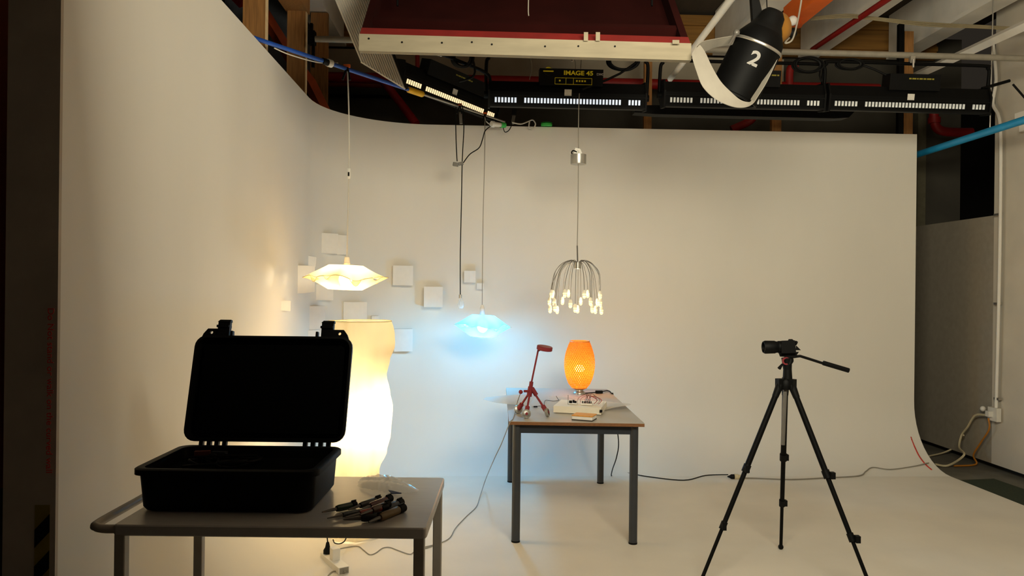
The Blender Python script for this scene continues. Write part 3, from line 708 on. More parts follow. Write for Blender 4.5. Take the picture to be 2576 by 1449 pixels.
# warm pendant
YW = 5.12; cW = at(869, 698, YW); topW = at(873, 642, YW); PWc = V((topW.x, topW.y, PW.z))
t = thing('pendant_lamp', 'warm glowing paper pendant lamp hanging from the blue pole', 'lamp', cW)
pillow(t, cW, .287, .083, RY(.030), M_SHW, M_SHWL, seed=3)
m = MB(); m.lathe(at(873, 665, YW), [(.0, .068), (.008, .066), (.014, .05), (.0165, .048), (.019, .012), (.0215, .010), (.0215, -.01), (.016, -.012), (.016, -.05)], 16); m.build('lamp_holder', M_WHITE, t, True)
m = MB(); m.ball(cW + V((0, 0, -.012)), .045, 16, (1, 1, 1.1)); m.build('bulb', glow('warm_bulb', 'ffdf9e', 6), t, True)
sw = at(878, 437, YW)
m = MB(); m.tube([PW + V((0, -.02, -.01)), at(878, 300, YW), sw, at(875, 560, YW), topW + V((0, 0, .004))], .0045, 6, 5); cd = m.build('cord', M_CORDW, t, True)
m = MB(); m.rbox(sw, (.022, .02, .07), .008); s_ = m.build('switch', M_WHITE, cd); m = MB(); m.box(sw + V((0, -.011, -.004)), (.010, .004, .026)); m.build('rocker', M_BLACK, cd)
lamp('pendant_bulb', cW + V((0, 0, -.012)), P_PEND, COL_PEND, .05)
# blue pendant
YB = 6.18; cB = at(1214, 820, YB); topB = at(1213, 767, YB)
t = thing('pendant_lamp', 'small pale blue glowing paper pendant lamp near the back wall', 'lamp', cB)
pillow(t, cB, .232, .088, RY(.045) @ RZ(.12), M_SHB, M_SHBL, seed=11, gapk=.6)
m = MB(); m.lathe(at(1213, 790, YB), [(.0, .075), (.010, .073), (.015, .055), (.018, .05), (.020, .0), (.016, -.03)], 16); m.build('lamp_holder', M_WHITE, t, True)
m = MB(); m.ball(cB, .045, 16, (1, 1, 1.2)); m.build('bulb', glow('cool_bulb', 'a6e0ff', 4), t, True)
m = MB(); m.tube([PBL + V((0, -.01, -.01)), at(1219, 400, YB), at(1215, 560, YB), topB], .003, 6, 5); m.build('cord', M_CORDG, t, True)
lamp('cool_pendant_bulb', cB, P_BLUE, COL_BLUE, .05)
# bare bulb
YK = 6.25
t = thing('bare_bulb', 'clear unlit glass bulb hanging on a black cord', 'bulb', at(1159, 765, YK))
m = MB(); m.cyl(at(1158, 741, YK), at(1158, 750, YK), .012, n=12); m.build('cap', M_SILVER, t, True)
m = MB(); m.lathe(at(1159, 777, YK), [(.0, 0), (.016, .003), (.026, .016), (.029, .032), (.025, .05), (.015, .072), (.011, .085)], 16); m.build('glass', film('clear_glass', 'f4f6f2', .68, .1), t, True)
m = MB(); m.tube([at(1158, 752, YK), at(1156, 765, YK), at(1159, 770, YK), at(1162, 765, YK), at(1159, 752, YK)], .0015, 5, 3); m.build('filament', M_SILVER, t)
pl = at(1150, 412, YK)
m = MB(); m.tube([at(1158, 741, YK), at(1158, 640, YK), at(1161, 500, YK), at(1163, 400, YK), at(1167, 320, YK), PBULB + V((.025, -.03, -.02)), PBULB + V((0, -.03, .015)), PBULB + V((-.03, -.03, -.02)), at(1147, 340, YK), at(1149, 390, YK), pl + V((0, 0, .02))], .0045, 6, 6); m.build('cord', M_BLACK, t, True)
m = MB(); m.rbox(pl + V((-.012, 0, -.005)), (.045, .03, .03), .006, RY(.15)); m.box(pl + V((.03, 0, .002)), (.04, .025, .025), RY(-.25)); m.build('plug', M_GREYM, t)
cord('power_cable', [pl + V((.05, 0, .008)), at(1182, 388, YK), at(1205, 372, YK), at(1214, 350, YK), at(1220, 330, YK), at(1233, 318, 6.5)], .0045, M_BLACK, 'black cable drooping from the grey plug up to the pole end', 6)
# white bottle and tape at the end of the pole
qa, qb = at(1237, 312, 6.62), at(1278, 316, 6.72)
t = thing('cable_connector', 'white cable connector with green tape at the pole end', 'connector', qa)
dv = (qb - qa).normalized(); m = MB(); m.lathe(qa, [(.0, -.006), (.026, -.004), (.028, .002), (.028, .022), (.022, .024), (.019, .08), (.015, .13), (.0, .132)], 16, tuple(dv)); m.build('body', M_WHITE, t, True)
m = MB(); m.lathe(qa, [(.024, .092), (.025, .10), (.023, .14), (.015, .142)], 14, tuple(dv)); m.build('green_tape', M_GREEN, t, True)
cord('wire', [at(1222, 296, 6.6), at(1224, 306, 6.6), at(1232, 313, 6.62)], .004, M_CORDW, 'short white wire entering the cable connector', 4, 'wire')
cord('wire', [at(1265, 318, 6.68), at(1270, 332, 6.7), at(1280, 328, 6.7), at(1287, 314, 6.72), at(1283, 306, 6.75)], .004, M_BLACK, 'black wire loop under the green tape', 5, 'wire')
cord('wire', [at(1288, 308, 6.75), at(1310, 312, 6.78), at(1328, 306, 6.8), at(1340, 302, 6.8), at(1347, 312, 6.8), at(1341, 323, 6.8), at(1331, 320, 6.8), at(1332, 306, 6.8)], .006, M_CORDW, 'looped white cord on the top edge of the wall', 6, 'wire')
t = thing('spring_clamp', 'large clamp with black grip on the top edge of the wall', 'clamp', at(1290, 310, 6.8))
m = MB(); A, B = at(1289, 312, 6.78), at(1293, 291, 6.80); m.hexa([A + V((-.014, -.012, 0)), A + V((.014, -.012, 0)), A + V((.014, .012, 0)), A + V((-.014, .012, 0)), B + V((-.014, -.012, 0)), B + V((.014, -.012, 0)), B + V((.014, .012, 0)), B + V((-.014, .012, 0))]); m.build('jaw', M_GREYM, t)
m = MB(); m.rbox(at(1294, 282, 6.8), (.045, .03, .062), .008, RY(.12)); m.build('grip', M_BLACK, t)
t = thing('spring_clamp', 'grey clamp on the wall edge behind the bulb cord', 'clamp', at(1158, 300, 6.75))
m = MB(); m.box(at(1159, 297, 6.75), (.026, .03, .10), RY(-.08)); m.build('jaw', M_GREYM, t)
q = at(1375, 316, 6.9); m = MB(); m.lathe(q + V((0, 0, -.004)), [(.0, .022), (.045, .022), (.05, .018), (.05, 0), (.0, 0)], 24); m.lathe(q, [(.025, .018), (.025, .024), (.05, .024)], 24)
tag(m.build('tape_roll', M_GREEN, None, True), 'roll of green tape on the top edge of the wall', 'tape')

# chandelier of thin arms
YC = 5.6; s = YC / F
hub = at(1453, 668, YC)
t = thing('chandelier', 'hanging lamp of thin grey stems with small frosted bulbs', 'lamp', hub)
m = MB(); m.lathe(hub, [(.0, .026), (.026, .026), (.026, -.022), (.022, -.026), (.0, -.026)], 20); m.build('hub', M_SILVER, t, True)
m = MB(); m.cyl(at(1452, 618, YC), hub + V((0, 0, .03)), .005, n=8); m.build('stem', M_GREYM, t, True)
can_ = at(1455, 401, YC)
m = MB(); m.tube([pipe_on(1457), at(1456, 260, YC), can_ + V((0, 0, .03))], .0035, 6, 2); m.tube([can_ + V((0, 0, -.03)), at(1454, 520, YC), at(1452, 620, YC)], .0035, 6, 2); m.build('cord', M_CORDG, t, True)
m = MB(); m.lathe(can_, [(.0, -.036), (.056, -.036), (.057, -.033), (.057, .034), (.053, .034), (.053, -.03), (.0, -.03)], 28); m.build('canopy', M_SILVER, t, True)
m = MB(); m.box(can_ + V((-.014, .0, .052)), (.034, .03, .055), RY(.2)); m.box(can_ + V((.01, -.01, .05)), (.02, .03, .04), RY(-.4)); m.build('connector', M_WHITE, t)
m = MB(); m.tube([can_ + V((-.01, -.01, .05)), can_ + V((-.04, -.02, .06)), can_ + V((-.05, -.01, .045)), can_ + V((-.03, 0, .02))], .005, 6, 4); m.build('wire', M_BLACK, t, True)
bl_ = [(742, 1060), (752, 1062), (822, 1057), (845, 1057), (941, 1062), (962, 1060), (1037, 1067), (730, 1105), (759, 1110), (809, 1102), (857, 1120), (920, 1105), (980, 1107), (1020, 1112), (1038, 1112), (734, 1152), (763, 1142), (777, 1157), (886, 1147), (901, 1153), (990, 1150), (1009, 1157), (1045, 1160)]
M_CBULB = glow('frosted_bulb', 'ffd272', 1.15); M_CFROST = mat('frosted_cap', 'e8e2cf', .5, var=.02, emit='ffe9b8', estr=.12)
bm_me = None
for i, (u, v) in enumerate(bl_):
    px, py = 1080 + u * .4142, 300 + v * .4142; x = (px - 1450) * s; Rr = .200
    yy = math.sqrt(max(Rr * Rr - x * x, .0004)) * (1 if i % 2 else -1)
    ray_ = ray(px, py); p = O + ray_ * (YC + yy)
    hx = p - V((hub.x, hub.y, p.z)); hd = V((hx.x, hx.y, 0)); hd.normalize()
    zt = hub.z + .032 + .006 * math.sin(i)
    pts = [hub + hd * .018 + V((0, 0, .02)), V((hub.x, hub.y, zt)) + hd * .045, V((hub.x, hub.y, zt - .006)) + hd * .085, V((hub.x, hub.y, zt - .035)) + hd * .13, V((hub.x, hub.y, zt - .10)) + hd * .172, p + V((0, 0, .075)) - hd * .008, p + V((0, 0, .025))]
    m = MB(); m.tube(pts, .0022, 5, 4); m.build('arm', M_GREYM, t, True)
    m = MB(); m.lathe(p, [(.004, .030), (.010, .024), (.0125, .012), (.0125, -.012)], 12); b_o = m.build('bulb', M_CFROST, t, True)
    m = MB(); m.lathe(p, [(.0125, -.012), (.0118, -.022), (.007, -.030), (.0, -.032)], 12); m.ball(p + V((0, 0, -.002)), .0136, 10, (1, 1, 1.2)); m.build('lit_core', M_CBULB, b_o, True)
lamp('chandelier_light', hub + V((0, 0, -.24)), P_CHAND, (1, .82, .56), .16)

# =================================================================== PAPER BOXES ON THE WALL
def paper_box(cx, cyy, wpx, hpx, depth, label, blend=.5, tilt=0.0, round_=False):
    p = on_cyc(cx, cyy); a, b = inv(p)
    if a < AL + RC and b > BB - RC: n = V((AL + RC - a, BB - RC - b, 0)).normalized()
    elif b > BB - .2: n = V((0, -1, 0))
    else: n = V((1, 0, 0))
    n = (ROOM.to_3x3() @ n); tocam = (O - p); tocam.z = 0; tocam.normalize(); f = n.lerp(tocam, blend).normalized()
    right = f.cross(V((0, 0, 1))).normalized()
    right = -right
    if right.x < 0: right = -right
    front = p + n * depth; sc_ = (front - O).y / F
    front = O + ray(cx, cyy) * front.y; w2, h2 = wpx * sc_ / 2 / max(.4, abs(right.x)), hpx * sc_ / 2
    rot = Matrix((right, -f, V((0, 0, 1)))).transposed() @ RY(tilt)
    m = MB(); D = depth + .06; wall = .004; nx, nz = 7, 5
    # a folded sheet: bowed front plus four sides running back into the wall
    rows = []
    for j in range(nz):
        v = j / (nz - 1) * 2 - 1
        rows.append([front + rot @ V((w2 * (i / (nx - 1) * 2 - 1), -.006 * (1 - (i / (nx - 1) * 2 - 1) ** 2), h2 * v + (0 if (not round_ or j) else -.012 * (1 - (i / (nx - 1) * 2 - 1) ** 2)))) for i in range(nx)])
    m.sheet(rows, .002)
    for (c1, c2) in (((-1, -1), (1, -1)), ((1, -1), (1, 1)), ((1, 1), (-1, 1)), ((-1, 1), (-1, -1))):
        q1 = front + rot @ V((w2 * c1[0], 0, h2 * c1[1])); q2 = front + rot @ V((w2 * c2[0], 0, h2 * c2[1]))
        k1 = front + rot @ V((w2 * c1[0] * .97, D, h2 * c1[1] * .97)); k2 = front + rot @ V((w2 * c2[0] * .97, D, h2 * c2[1] * .97))
        m.sheet([[q1, q2], [k1, k2]], .002)
    tag(m.build('paper_box', M_PAPER, None), label, 'paper box', 'white paper boxes on the curved wall')
PB = [(824, 612, 44, 50, .12, 'white paper box highest on the wall, left of the pendant cord'),
 (862, 616, 24, 48, .09, 'white paper box right beside the highest one'),
 (776, 656, 28, 24, .08, 'small tilted white paper box above the largest box', .5, .12),
 (749, 701, 60, 66, .13, 'largest white paper box at the left of the warm pendant', .45, 0, True),
 (801, 735, 60, 40, .09, 'white paper box just below the left tip of the warm pendant'),
 (708, 769, 28, 25, .10, 'small white paper box lowest on the left wall', .35, .04),
 (780, 800, 58, 60, .11, 'tall white paper box above the black case catch'),
 (894, 785, 52, 50, .11, 'white paper box right above the tall floor lamp'),
 (945, 804, 17, 17, .08, 'tiny white paper box above the floor lamp top right edge'),
 (1014, 693, 48, 49, .10, 'white paper box right of the warm pendant tip'),
 (1090, 747, 46, 51, .11, 'white paper box midway between the two paper pendants'),
 (1182, 696, 28, 29, .09, 'small white paper box beside the bare bulb cord'),
 (1208, 720, 16, 15, .07, 'tiny white paper box behind the blue pendant cord'),
 (1015, 856, 44, 56, .08, 'white paper box right of the floor lamp', ),
 (775, 846, 50, 30, .05, 'curled white paper piece low behind the black case catch', .5, 0, True)]
for q in PB: paper_box(*q)

# =================================================================== FLOOR LAMP
LX, LY = onz(908, 1345, 0).x, onz(908, 1345, 0).y
t = thing('floor_lamp', 'tall wavy translucent sheet floor lamp glowing beside the black case', 'lamp', (LX, LY, 0))
M_SHF = shade_mat('milky_plastic_sheet', 'efe6cc', .22, .42, 'fff4dc')
zt = CAMH - (812 - 725) * LY / F
PR = [(0, .098), (.41, .104), (.52, .150), (.63, .174), (.80, .186), (.90, .168), (1.0, .146), (1.08, .165), (1.19, .200), (1.27, .196), (1.36, .172)]
def lamp_r(th, z):
    for (z0, r0), (z1, r1) in zip(PR, PR[1:]):
        if z <= z1: t_ = (z - z0) / (z1 - z0); t_ = t_ * t_ * (3 - 2 * t_); right = r0 + (r1 - r0) * t_; break
    else: right = PR[-1][1]
    wgt = max(0, math.cos(th)) ** .8
    back = .186 + .012 * math.sin(z * 5 + 2 * th)
    fold = (.012 * math.sin(5 * th + 2.2 * z + .6) + .006 * math.sin(11 * th + 2 * z)) * (1 - .7 * wgt)
    return back + (right - back) * wgt + fold
rows = []
for i in range(121):
    th = 2 * math.pi * i / 120; row = []
    for k in range(41):
        z = .012 + (zt - .012) * k / 40; r_ = lamp_r(th, z); top = (k == 40)
        row.append((LX + r_ * math.cos(th), LY + r_ * math.sin(th), z + (.004 * math.sin(3 * th) if top else 0)))
    rows.append(row)
m = MB(); m.sheet(rows); m.build('shade', M_SHF, t, True, angle=180)
m = MB(); rim = [(LX + lamp_r(2 * math.pi * i / 60, zt) * math.cos(2 * math.pi * i / 60), LY + lamp_r(2 * math.pi * i / 60, zt) * math.sin(2 * math.pi * i / 60), zt) for i in range(61)]
m.tube(rim, .0035, 6, 1); m.build('top_rim', mat('cream_rim', 'f1dfae', .6, var=.02), t, True)
m = MB(); m.lathe((LX, LY, 0), [(.0, .02), (.13, .02), (.14, .012), (.14, 0), (0, 0)], 28); m.build('base', M_WHITE, t, True)
m = MB(); m.cyl((LX, LY, .02), (LX, LY, .60), .012, n=10); m.cyl((LX, LY, .58), (LX, LY, .66), .022, n=12); m.build('post', M_WHITE, t, True)
m = MB(); m.ball((LX, LY, .73), .075, 18); m.build('bulb', glow('floor_lamp_bulb', 'ffd890', 14), t, True)
lamp('floor_lamp_light', (LX, LY, .73), P_FLOOR, COL_FLOOR, .075)

# =================================================================== TABLE
t = thing('work_table', 'grey topped table on round dark legs in front of the curve', 'table', (.38, 5.4, 0))
ZT = .745
fl, fr, bl2, br2 = V((-.010, 4.656, 0)), V((.805, 4.60, 0)), V((-.039, 6.20, 0)), V((.773, 6.19, 0))
fr = V((.806, 4.625, 0)); fl = V((-.010, 4.650, 0))
def slab(z0, z1, ins=0.0):
    c = (fl + fr + bl2 + br2) / 4
    qs = [p + (c - p).normalized() * ins for p in (fl, fr, br2, bl2)]
    return [q + V((0, 0, z0)) for q in qs] + [q + V((0, 0, z1)) for q in qs]
m = MB(); m.hexa(slab(ZT - .003, ZT)); m.build('tabletop', M_LAM, t)
m = MB(); m.hexa(slab(ZT - .022, ZT - .003)); m.build('ply_core', M_PLYE, t); 
legs = [(.039, 4.70), (.754, 4.69), (.006, 6.15), (.722, 6.14)]
for x, y in legs:
    m = MB(); m.cyl((x, y, .008), (x, y, ZT - .022), .026, n=20); lg = m.build('leg', M_TABLEG, t, True)
    m = MB(); m.cyl((x, y, 0), (x, y, .010), .027, n=16); m.build('foot', M_BLACK, lg)
for i, j in ((0, 1), (2, 3), (0, 2), (1, 3)):
    A, B = V(legs[i] + (0,)), V(legs[j] + (0,)); d = (B - A).normalized(); nx = V((-d.y, d.x, 0)) * .013
    A2, B2 = A + d * .02, B - d * .02; m = MB()
    m.hexa([p + V((0, 0, z)) for z in (ZT - .078, ZT - .022) for p in (A2 - nx, B2 - nx, B2 + nx, A2 + nx)]); m.build('apron', M_NAVY, t)

# bamboo lamp
bx = onz(1457, 991, ZT); BX, BY = bx.x, bx.y; sB = BY / F
t = thing('table_lamp', 'woven orange bamboo table lamp on a silver foot', 'lamp', (BX, BY, ZT))
m = MB(); m.lathe((BX, BY, ZT), [(0, 0), (.046, 0), (.046, .010), (.042, .018), (.032, .024), (.030, .036), (.0, .036)], 24); m.build('foot', M_SILVER, t, True)
prf = [(.030, .036), (.058, .048), (.082, .078), (.099, .118), (.111, .165), (.1165, .21), (.1165, .25), (.111, .295), (.099, .34), (.085, .378), (.074, .402)]
def prad(h):
    for (r0, h0), (r1, h1) in zip(prf, prf[1:]):
        if h <= h1: return r0 + (r1 - r0) * (h - h0) / (h1 - h0)
    return prf[-1][0]
M_BAMS = shade_mat('bamboo_weave', 'd88a3a', .03, .50, 'ffb050')
NS = 44
for sgn in (1, -1):
    m = MB()
    for k in range(NS):
        rows = []
        for i in range(37):
            h = .036 + (.402 - .036) * i / 36; th = 2 * math.pi * k / NS + sgn * 1.9 * (i / 36) ; r_ = prad(h) + sgn * .0009
            dth = .0445
            rows.append([(BX + r_ * math.cos(th - dth), BY + r_ * math.sin(th - dth), ZT + h), (BX + r_ * math.cos(th + dth), BY + r_ * math.sin(th + dth), ZT + h)])
        m.sheet(rows)
    o = m.build('woven_strips', M_BAMS, t, True); o['kind'] = 'stuff'
m = MB(); m.lathe((BX, BY, ZT), [(.0745, .396), (.0765, .398), (.0765, .408), (.073, .408), (.073, .396)], 32); m.build('top_rim', M_BAMB, t, True)
m = MB(); m.lathe((BX, BY, ZT), [(.034, .034), (.060, .046), (.058, .05), (.03, .04)], 32); m.build('lower_rim', M_BAMB, t, True)
m = MB(); m.cyl((BX, BY, ZT + .036), (BX, BY, ZT + .14), .010, n=10); m.build('post', M_WHITE, t, True)
m = MB(); m.ball((BX, BY, ZT + .195), .034, 14, (1.2, 1.2, .8)); m.build('bulb', glow('bamboo_bulb', 'ffb24a', 16), t, True)
lamp('bamboo_light', (BX, BY, ZT + .20), P_BAMBOO, (1, .66, .30), .034)
# its cord: switch, over the table edge, down to the floor and on to the plug
sw = onz(1507, 986, ZT + .012)
t = thing('lamp_cord', 'black cord with inline switch running from the bamboo lamp', 'cable', sw)
pts = [(BX + .04, BY, ZT + .006), sw + V((-.05, 0, -.006)), sw, onz(1530, 983, ZT + .006), onz(1539, 990, ZT + .006), V((.79, 5.95, ZT - .01)), V((.80, 5.93, .6)), at(1556, 1110, 5.95), at(1551, 1150, 5.95), at(1541, 1180, 6.2), onz(1538, 1197, .005), onz(1548, 1188, .005), onz(1580, 1190, .005), onz(1630, 1199, .005), onz(1720, 1208, .005), onz(1775, 1196, .005), onz(1832, 1194, .02)]
m = MB(); m.tube(pts, .0042, 6, 6); m.build('cord', M_BLACK, t, True)
m = MB(); m.rbox(sw, (.058, .026, .022), .008, RZ(.1)); m.build('switch', M_BLACK, t)
pg = onz(1836, 1199, .018); m = MB(); m.lathe(pg, [(.004, -.02), (.012, 0), (.020, .012), (.020, .035), (0, .036)], 12, (1, -.05, .02)); m.build('plug', M_BLACK, t, True)
t = thing('extension_lead', 'pale extension lead with white socket crossing the floor to the cove', 'cable', pg)
m = MB(); m.lathe(pg + V((.036, 0, 0)), [(0, 0), (.024, .001), (.024, .03), (.018, .034), (.016, .06), (.006, .075)], 12, (1, -.05, 0)); m.build('socket', M_CORDC, t, True)
pts = [pg + V((.10, 0, -.01))] + [on_cyc(x, y, .006) for x, y in ((1900, 1203), (1990, 1206), (2080, 1202), (2160, 1197), (2178, 1186), (2196, 1176), (2240, 1181), (2300, 1173), (2335, 1165))] + [onz(2352, 1168, -.0)]
m = MB(); m.tube(pts, .0055, 6, 6); m.build('cord', M_CORDG, t, True)

# red desk lamp with three wheeled legs
YR = 4.86; k = YR / F
hubR = at(1334, 978, YR)
t = thing('desk_lamp', 'dark red desk lamp on three splayed legs with wheel feet', 'lamp', onz(1330, 1040, ZT))
m = MB(); m.cyl(at(1337, 962, YR), at(1354, 880, YR), .0058, n=10); m.build('rod', M_REDL, t, True)
hd = V((.14, -.10, .98)).normalized(); m = MB(); m.lathe(at(1370, 876, YR - .01), [(0, -.013), (.046, -.013), (.050, -.010), (.050, .010), (.047, .013), (0, .013)], 28, tuple(hd)); m.build('head', M_REDL, t, True)
m = MB(); m.ball(at(1356, 880, YR), .010, 10); m.build('joint', M_REDL, t, True)
m = MB(); m.cyl(at(1337, 960, YR), at(1335, 975, YR), .0125, n=12); m.cyl(at(1335, 973, YR), at(1331, 997, YR), .0165, n=12); m.cyl(at(1331, 984, YR - .01), at(1318, 984, YR), .008, n=8); m.ball(at(1310, 986, YR), .0135, 12); m.cyl(at(1338, 976, YR), at(1349, 994, YR), .0140, n=12); m.build('hub', M_REDL, t, True)
feet = [((1329, 992, YR), onz(1304, 1040, ZT), 0.5), ((1332, 994, YR - .02), onz(1324, 1052, ZT), 0.15), ((1345, 990, YR), onz(1376, 1048, ZT), 1.25)]
for top, ft, yaw in feet:
    c = V(ft) + V((0, 0, .027)); A = at(*top); d = (c - A).normalized()
    m = MB(); m.cyl(A, c - d * .03, .0068, n=10); lg = m.build('leg', M_REDL, t, True)
    m = MB(); m.cyl(c - d * .05, c - d * .010, .0145, n=12); m.build('socket', M_REDL, lg, True)
    wd = V((math.sin(yaw), -math.cos(yaw), .25)).normalized(); m = MB(); m.lathe(c, [(0, -.010), (.024, -.010), (.028, -.007), (.028, .007), (.024, .010), (0, .010)], 20, tuple(wd)); m.build('wheel', M_SILVER, lg, True)
    u, w2_, _ = basis(wd); m = MB()
    for i in range(14):
        a = 2 * math.pi * i / 14; e = u * math.cos(a) + w2_ * math.sin(a); m.tube([c + wd * .0095 + e * .009, c + wd * .0095 + e * .022], .0015, 4, 1)
    m.build('spokes', M_BLACK, lg); m = MB(); m.cyl(c + wd * .006, c + wd * .013, .009, n=12); m.build('wheel_cap', M_REDL, lg, True)
cord('lamp_cord', [at(1309, 990, YR), onz(1302, 1010, ZT + .07), onz(1296, 1035, ZT + .01), onz(1290, 1054, ZT + .003), V((-.005, 4.645, ZT - .01)), at(1262, 1115, 4.7), at(1243, 1155, 4.9), onz(1222, 1205, .10), onz(1207, 1250, .01), onz(1198, 1275, .004), onz(1172, 1300, .004), onz(1146, 1328, .004), onz(1132, 1352, .004), onz(1107, 1366, .004), onz(1060, 1378, .004)], .0028, M_CORDG, 'thin grey cord from the red desk lamp down to the floor', 6)
# translucent plastic sheet across the table
def TS(px, py, dz=0): return onz(px, py, ZT + .002 + dz)
rows = [[at(1216, 1004, 5.15), at(1250, 1013, 5.05), TS(1320, 1020), TS(1400, 1027), TS(1470, 1033), TS(1512, 1033, .002), at(1545, 1025, 5.1), at(1583, 1019, 5.1)],
        [at(1222, 1000, 5.3), at(1270, 998, 5.3), TS(1330, 1004), TS(1405, 1010), TS(1470, 1014), TS(1515, 1016, .004), at(1550, 1015, 5.25), at(1588, 1017, 5.25)],
        [at(1240, 998, 5.4), at(1290, 993, 5.5), TS(1345, 994), TS(1410, 998), TS(1470, 1002), TS(1515, 1008, .006), at(1548, 1012, 5.4), at(1580, 1015, 5.4)]]
rows2 = [smooth(r_, 4) for r_ in rows]
m = MB(); m.sheet(rows2, .001); tag(m.build('plastic_sheet', film('milky_sheet', 'd8d2c4', .55, .6), None, True), 'milky translucent plastic sheet curling over the table edges', 'sheet')
# foam block with electronics
c = (onz(1392, 1040, ZT) + onz(1512, 1046, ZT)) / 2
E0, E1 = onz(1392, 1039, ZT), onz(1512, 1045, ZT); ex = (E1 - E0).normalized(); ey = V((-ex.y, ex.x, 0)); ZB = ZT + .046
t = thing('foam_block', 'cream foam block with exposed electronics on the table', 'foam block', E0)
Lb = (E1 - E0).length; ed = .30
m = MB(); m.hexa([E0 + V((0, 0, .004)), E1 + V((0, 0, .004)), E1 + ey * ed + V((0, 0, .004)), E0 + ey * ed + V((0, 0, .004))] + [p + V((0, 0, ZB - ZT)) for p in (E0, E1, E1 + ey * ed, E0 + ey * ed)]); m.build('block', M_FOAM, t)
def EB(u, v, h=0): return E0 + ex * (u * Lb) + ey * v + V((0, 0, ZB - ZT + h))
rE = Matrix((ex, ey, V((0, 0, 1)))).transposed()
m = MB(); m.box(EB(.36, .11, .006), (.055, .05, .006), rE); pcb = m.build('circuit_board', M_PAPER, t)
m = MB(); m.box(EB(.31, .10, .016), (.018, .016, .018), rE); m.box(EB(.40, .12, .014), (.014, .02, .014), rE); m.cyl(EB(.36, .125, .009), EB(.36, .125, .026), .007, n=10); m.build('component', M_BLACK, pcb)
m = MB(); m.box(EB(.66, .10, .008), (.075, .045, .010), rE); bb_ = m.build('breadboard', M_WHITE, t)
for i in range(6):
    m = MB(); m.box(EB(.57 + i * .036, .095, .018), (.004, .016, .016), rE); m.build('pin', M_BLACK, bb_)
for u, v in ((.26, .09), (.72, .11)):
    m = MB(); m.cyl(EB(u, v, .0), EB(u, v, .062), .0013, n=5); m.build('antenna', M_BLACK, t)
for i in range(8):
    r1 = random.Random(i + 20); m = MB(); u0 = .40 + .3 * r1.random(); u1 = .55 + .38 * r1.random()
    m.tube([EB(u0, .11, .014), EB(u0 + .03, .12, .045), EB((u0 + u1) / 2, .13 + .03 * r1.random(), .05 + .02 * r1.random()), EB(u1 + .05, .12, .035), EB(u1, .09, .012)], .0013, 5, 5)
    m.build('jumper_wire', M_RED if i % 2 else mat('brown_wire', '6a3a2a', .6), t, True)
m = MB(); m.box(EB(1.0, -.004, -.018), (.016, .014, .016), rE); m.build('connector', M_BLACK, t)
m = MB(); m.box(EB(1.03, .05, .0), (.002, .10, .075), rE); m.build('clear_plate', film('clear_plate', 'f0ece2', .7, .2), t)
# small box with wooden lid
q0, q1 = onz(1437, 1057, ZT), onz(1490, 1061, ZT); ex = (q1 - q0).normalized(); ey = V((-ex.y, ex.x, 0)); Lx = (q1 - q0).length
rE = Matrix((ex, ey, V((0, 0, 1)))).transposed(); c = q0 + ex * Lx / 2 + ey * .055
t = thing('wooden_box', 'small thick white block with orange wooden top near table edge', 'box', c)
m = MB(); m.rbox(c + V((0, 0, .003)), (Lx, .11, .006), .006, rE); m.build('base', mat('dark_base', '35302a', .6), t)
m = MB(); m.rbox(c + V((0, 0, .016)), (Lx * .97, .105, .020), .005, rE); m.build('body', M_PAPER, t)
m = MB(); m.rbox(c + V((0, 0, .029)), (Lx, .11, .007), .006, rE); m.build('lid', M_WOOD, t)
# usb cable on the sheet
t = thing('usb_cable', 'short black cable with a plug lying on the plastic sheet', 'cable', TS(1370, 1015))
m = MB(); m.tube([TS(1399, 996, .03), TS(1403, 1003, .012), TS(1406, 1007, .006), TS(1392, 1009, .005), TS(1373, 1007, .005), TS(1369, 1015, .005), TS(1368, 1020, .005), TS(1353, 1022, .006)], .0018, 5, 5); m.build('cord', M_BLACK, t, True)
m = MB(); q = TS(1347, 1023, .006); m.rbox(q, (.028, .012, .009), .003, RZ(.25)); m.build('plug', M_BLACK, t); m = MB(); m.box(q + V((-.019, -.004, 0)), (.010, .008, .005), RZ(.25)); m.build('metal_tip', M_SILVER, t)

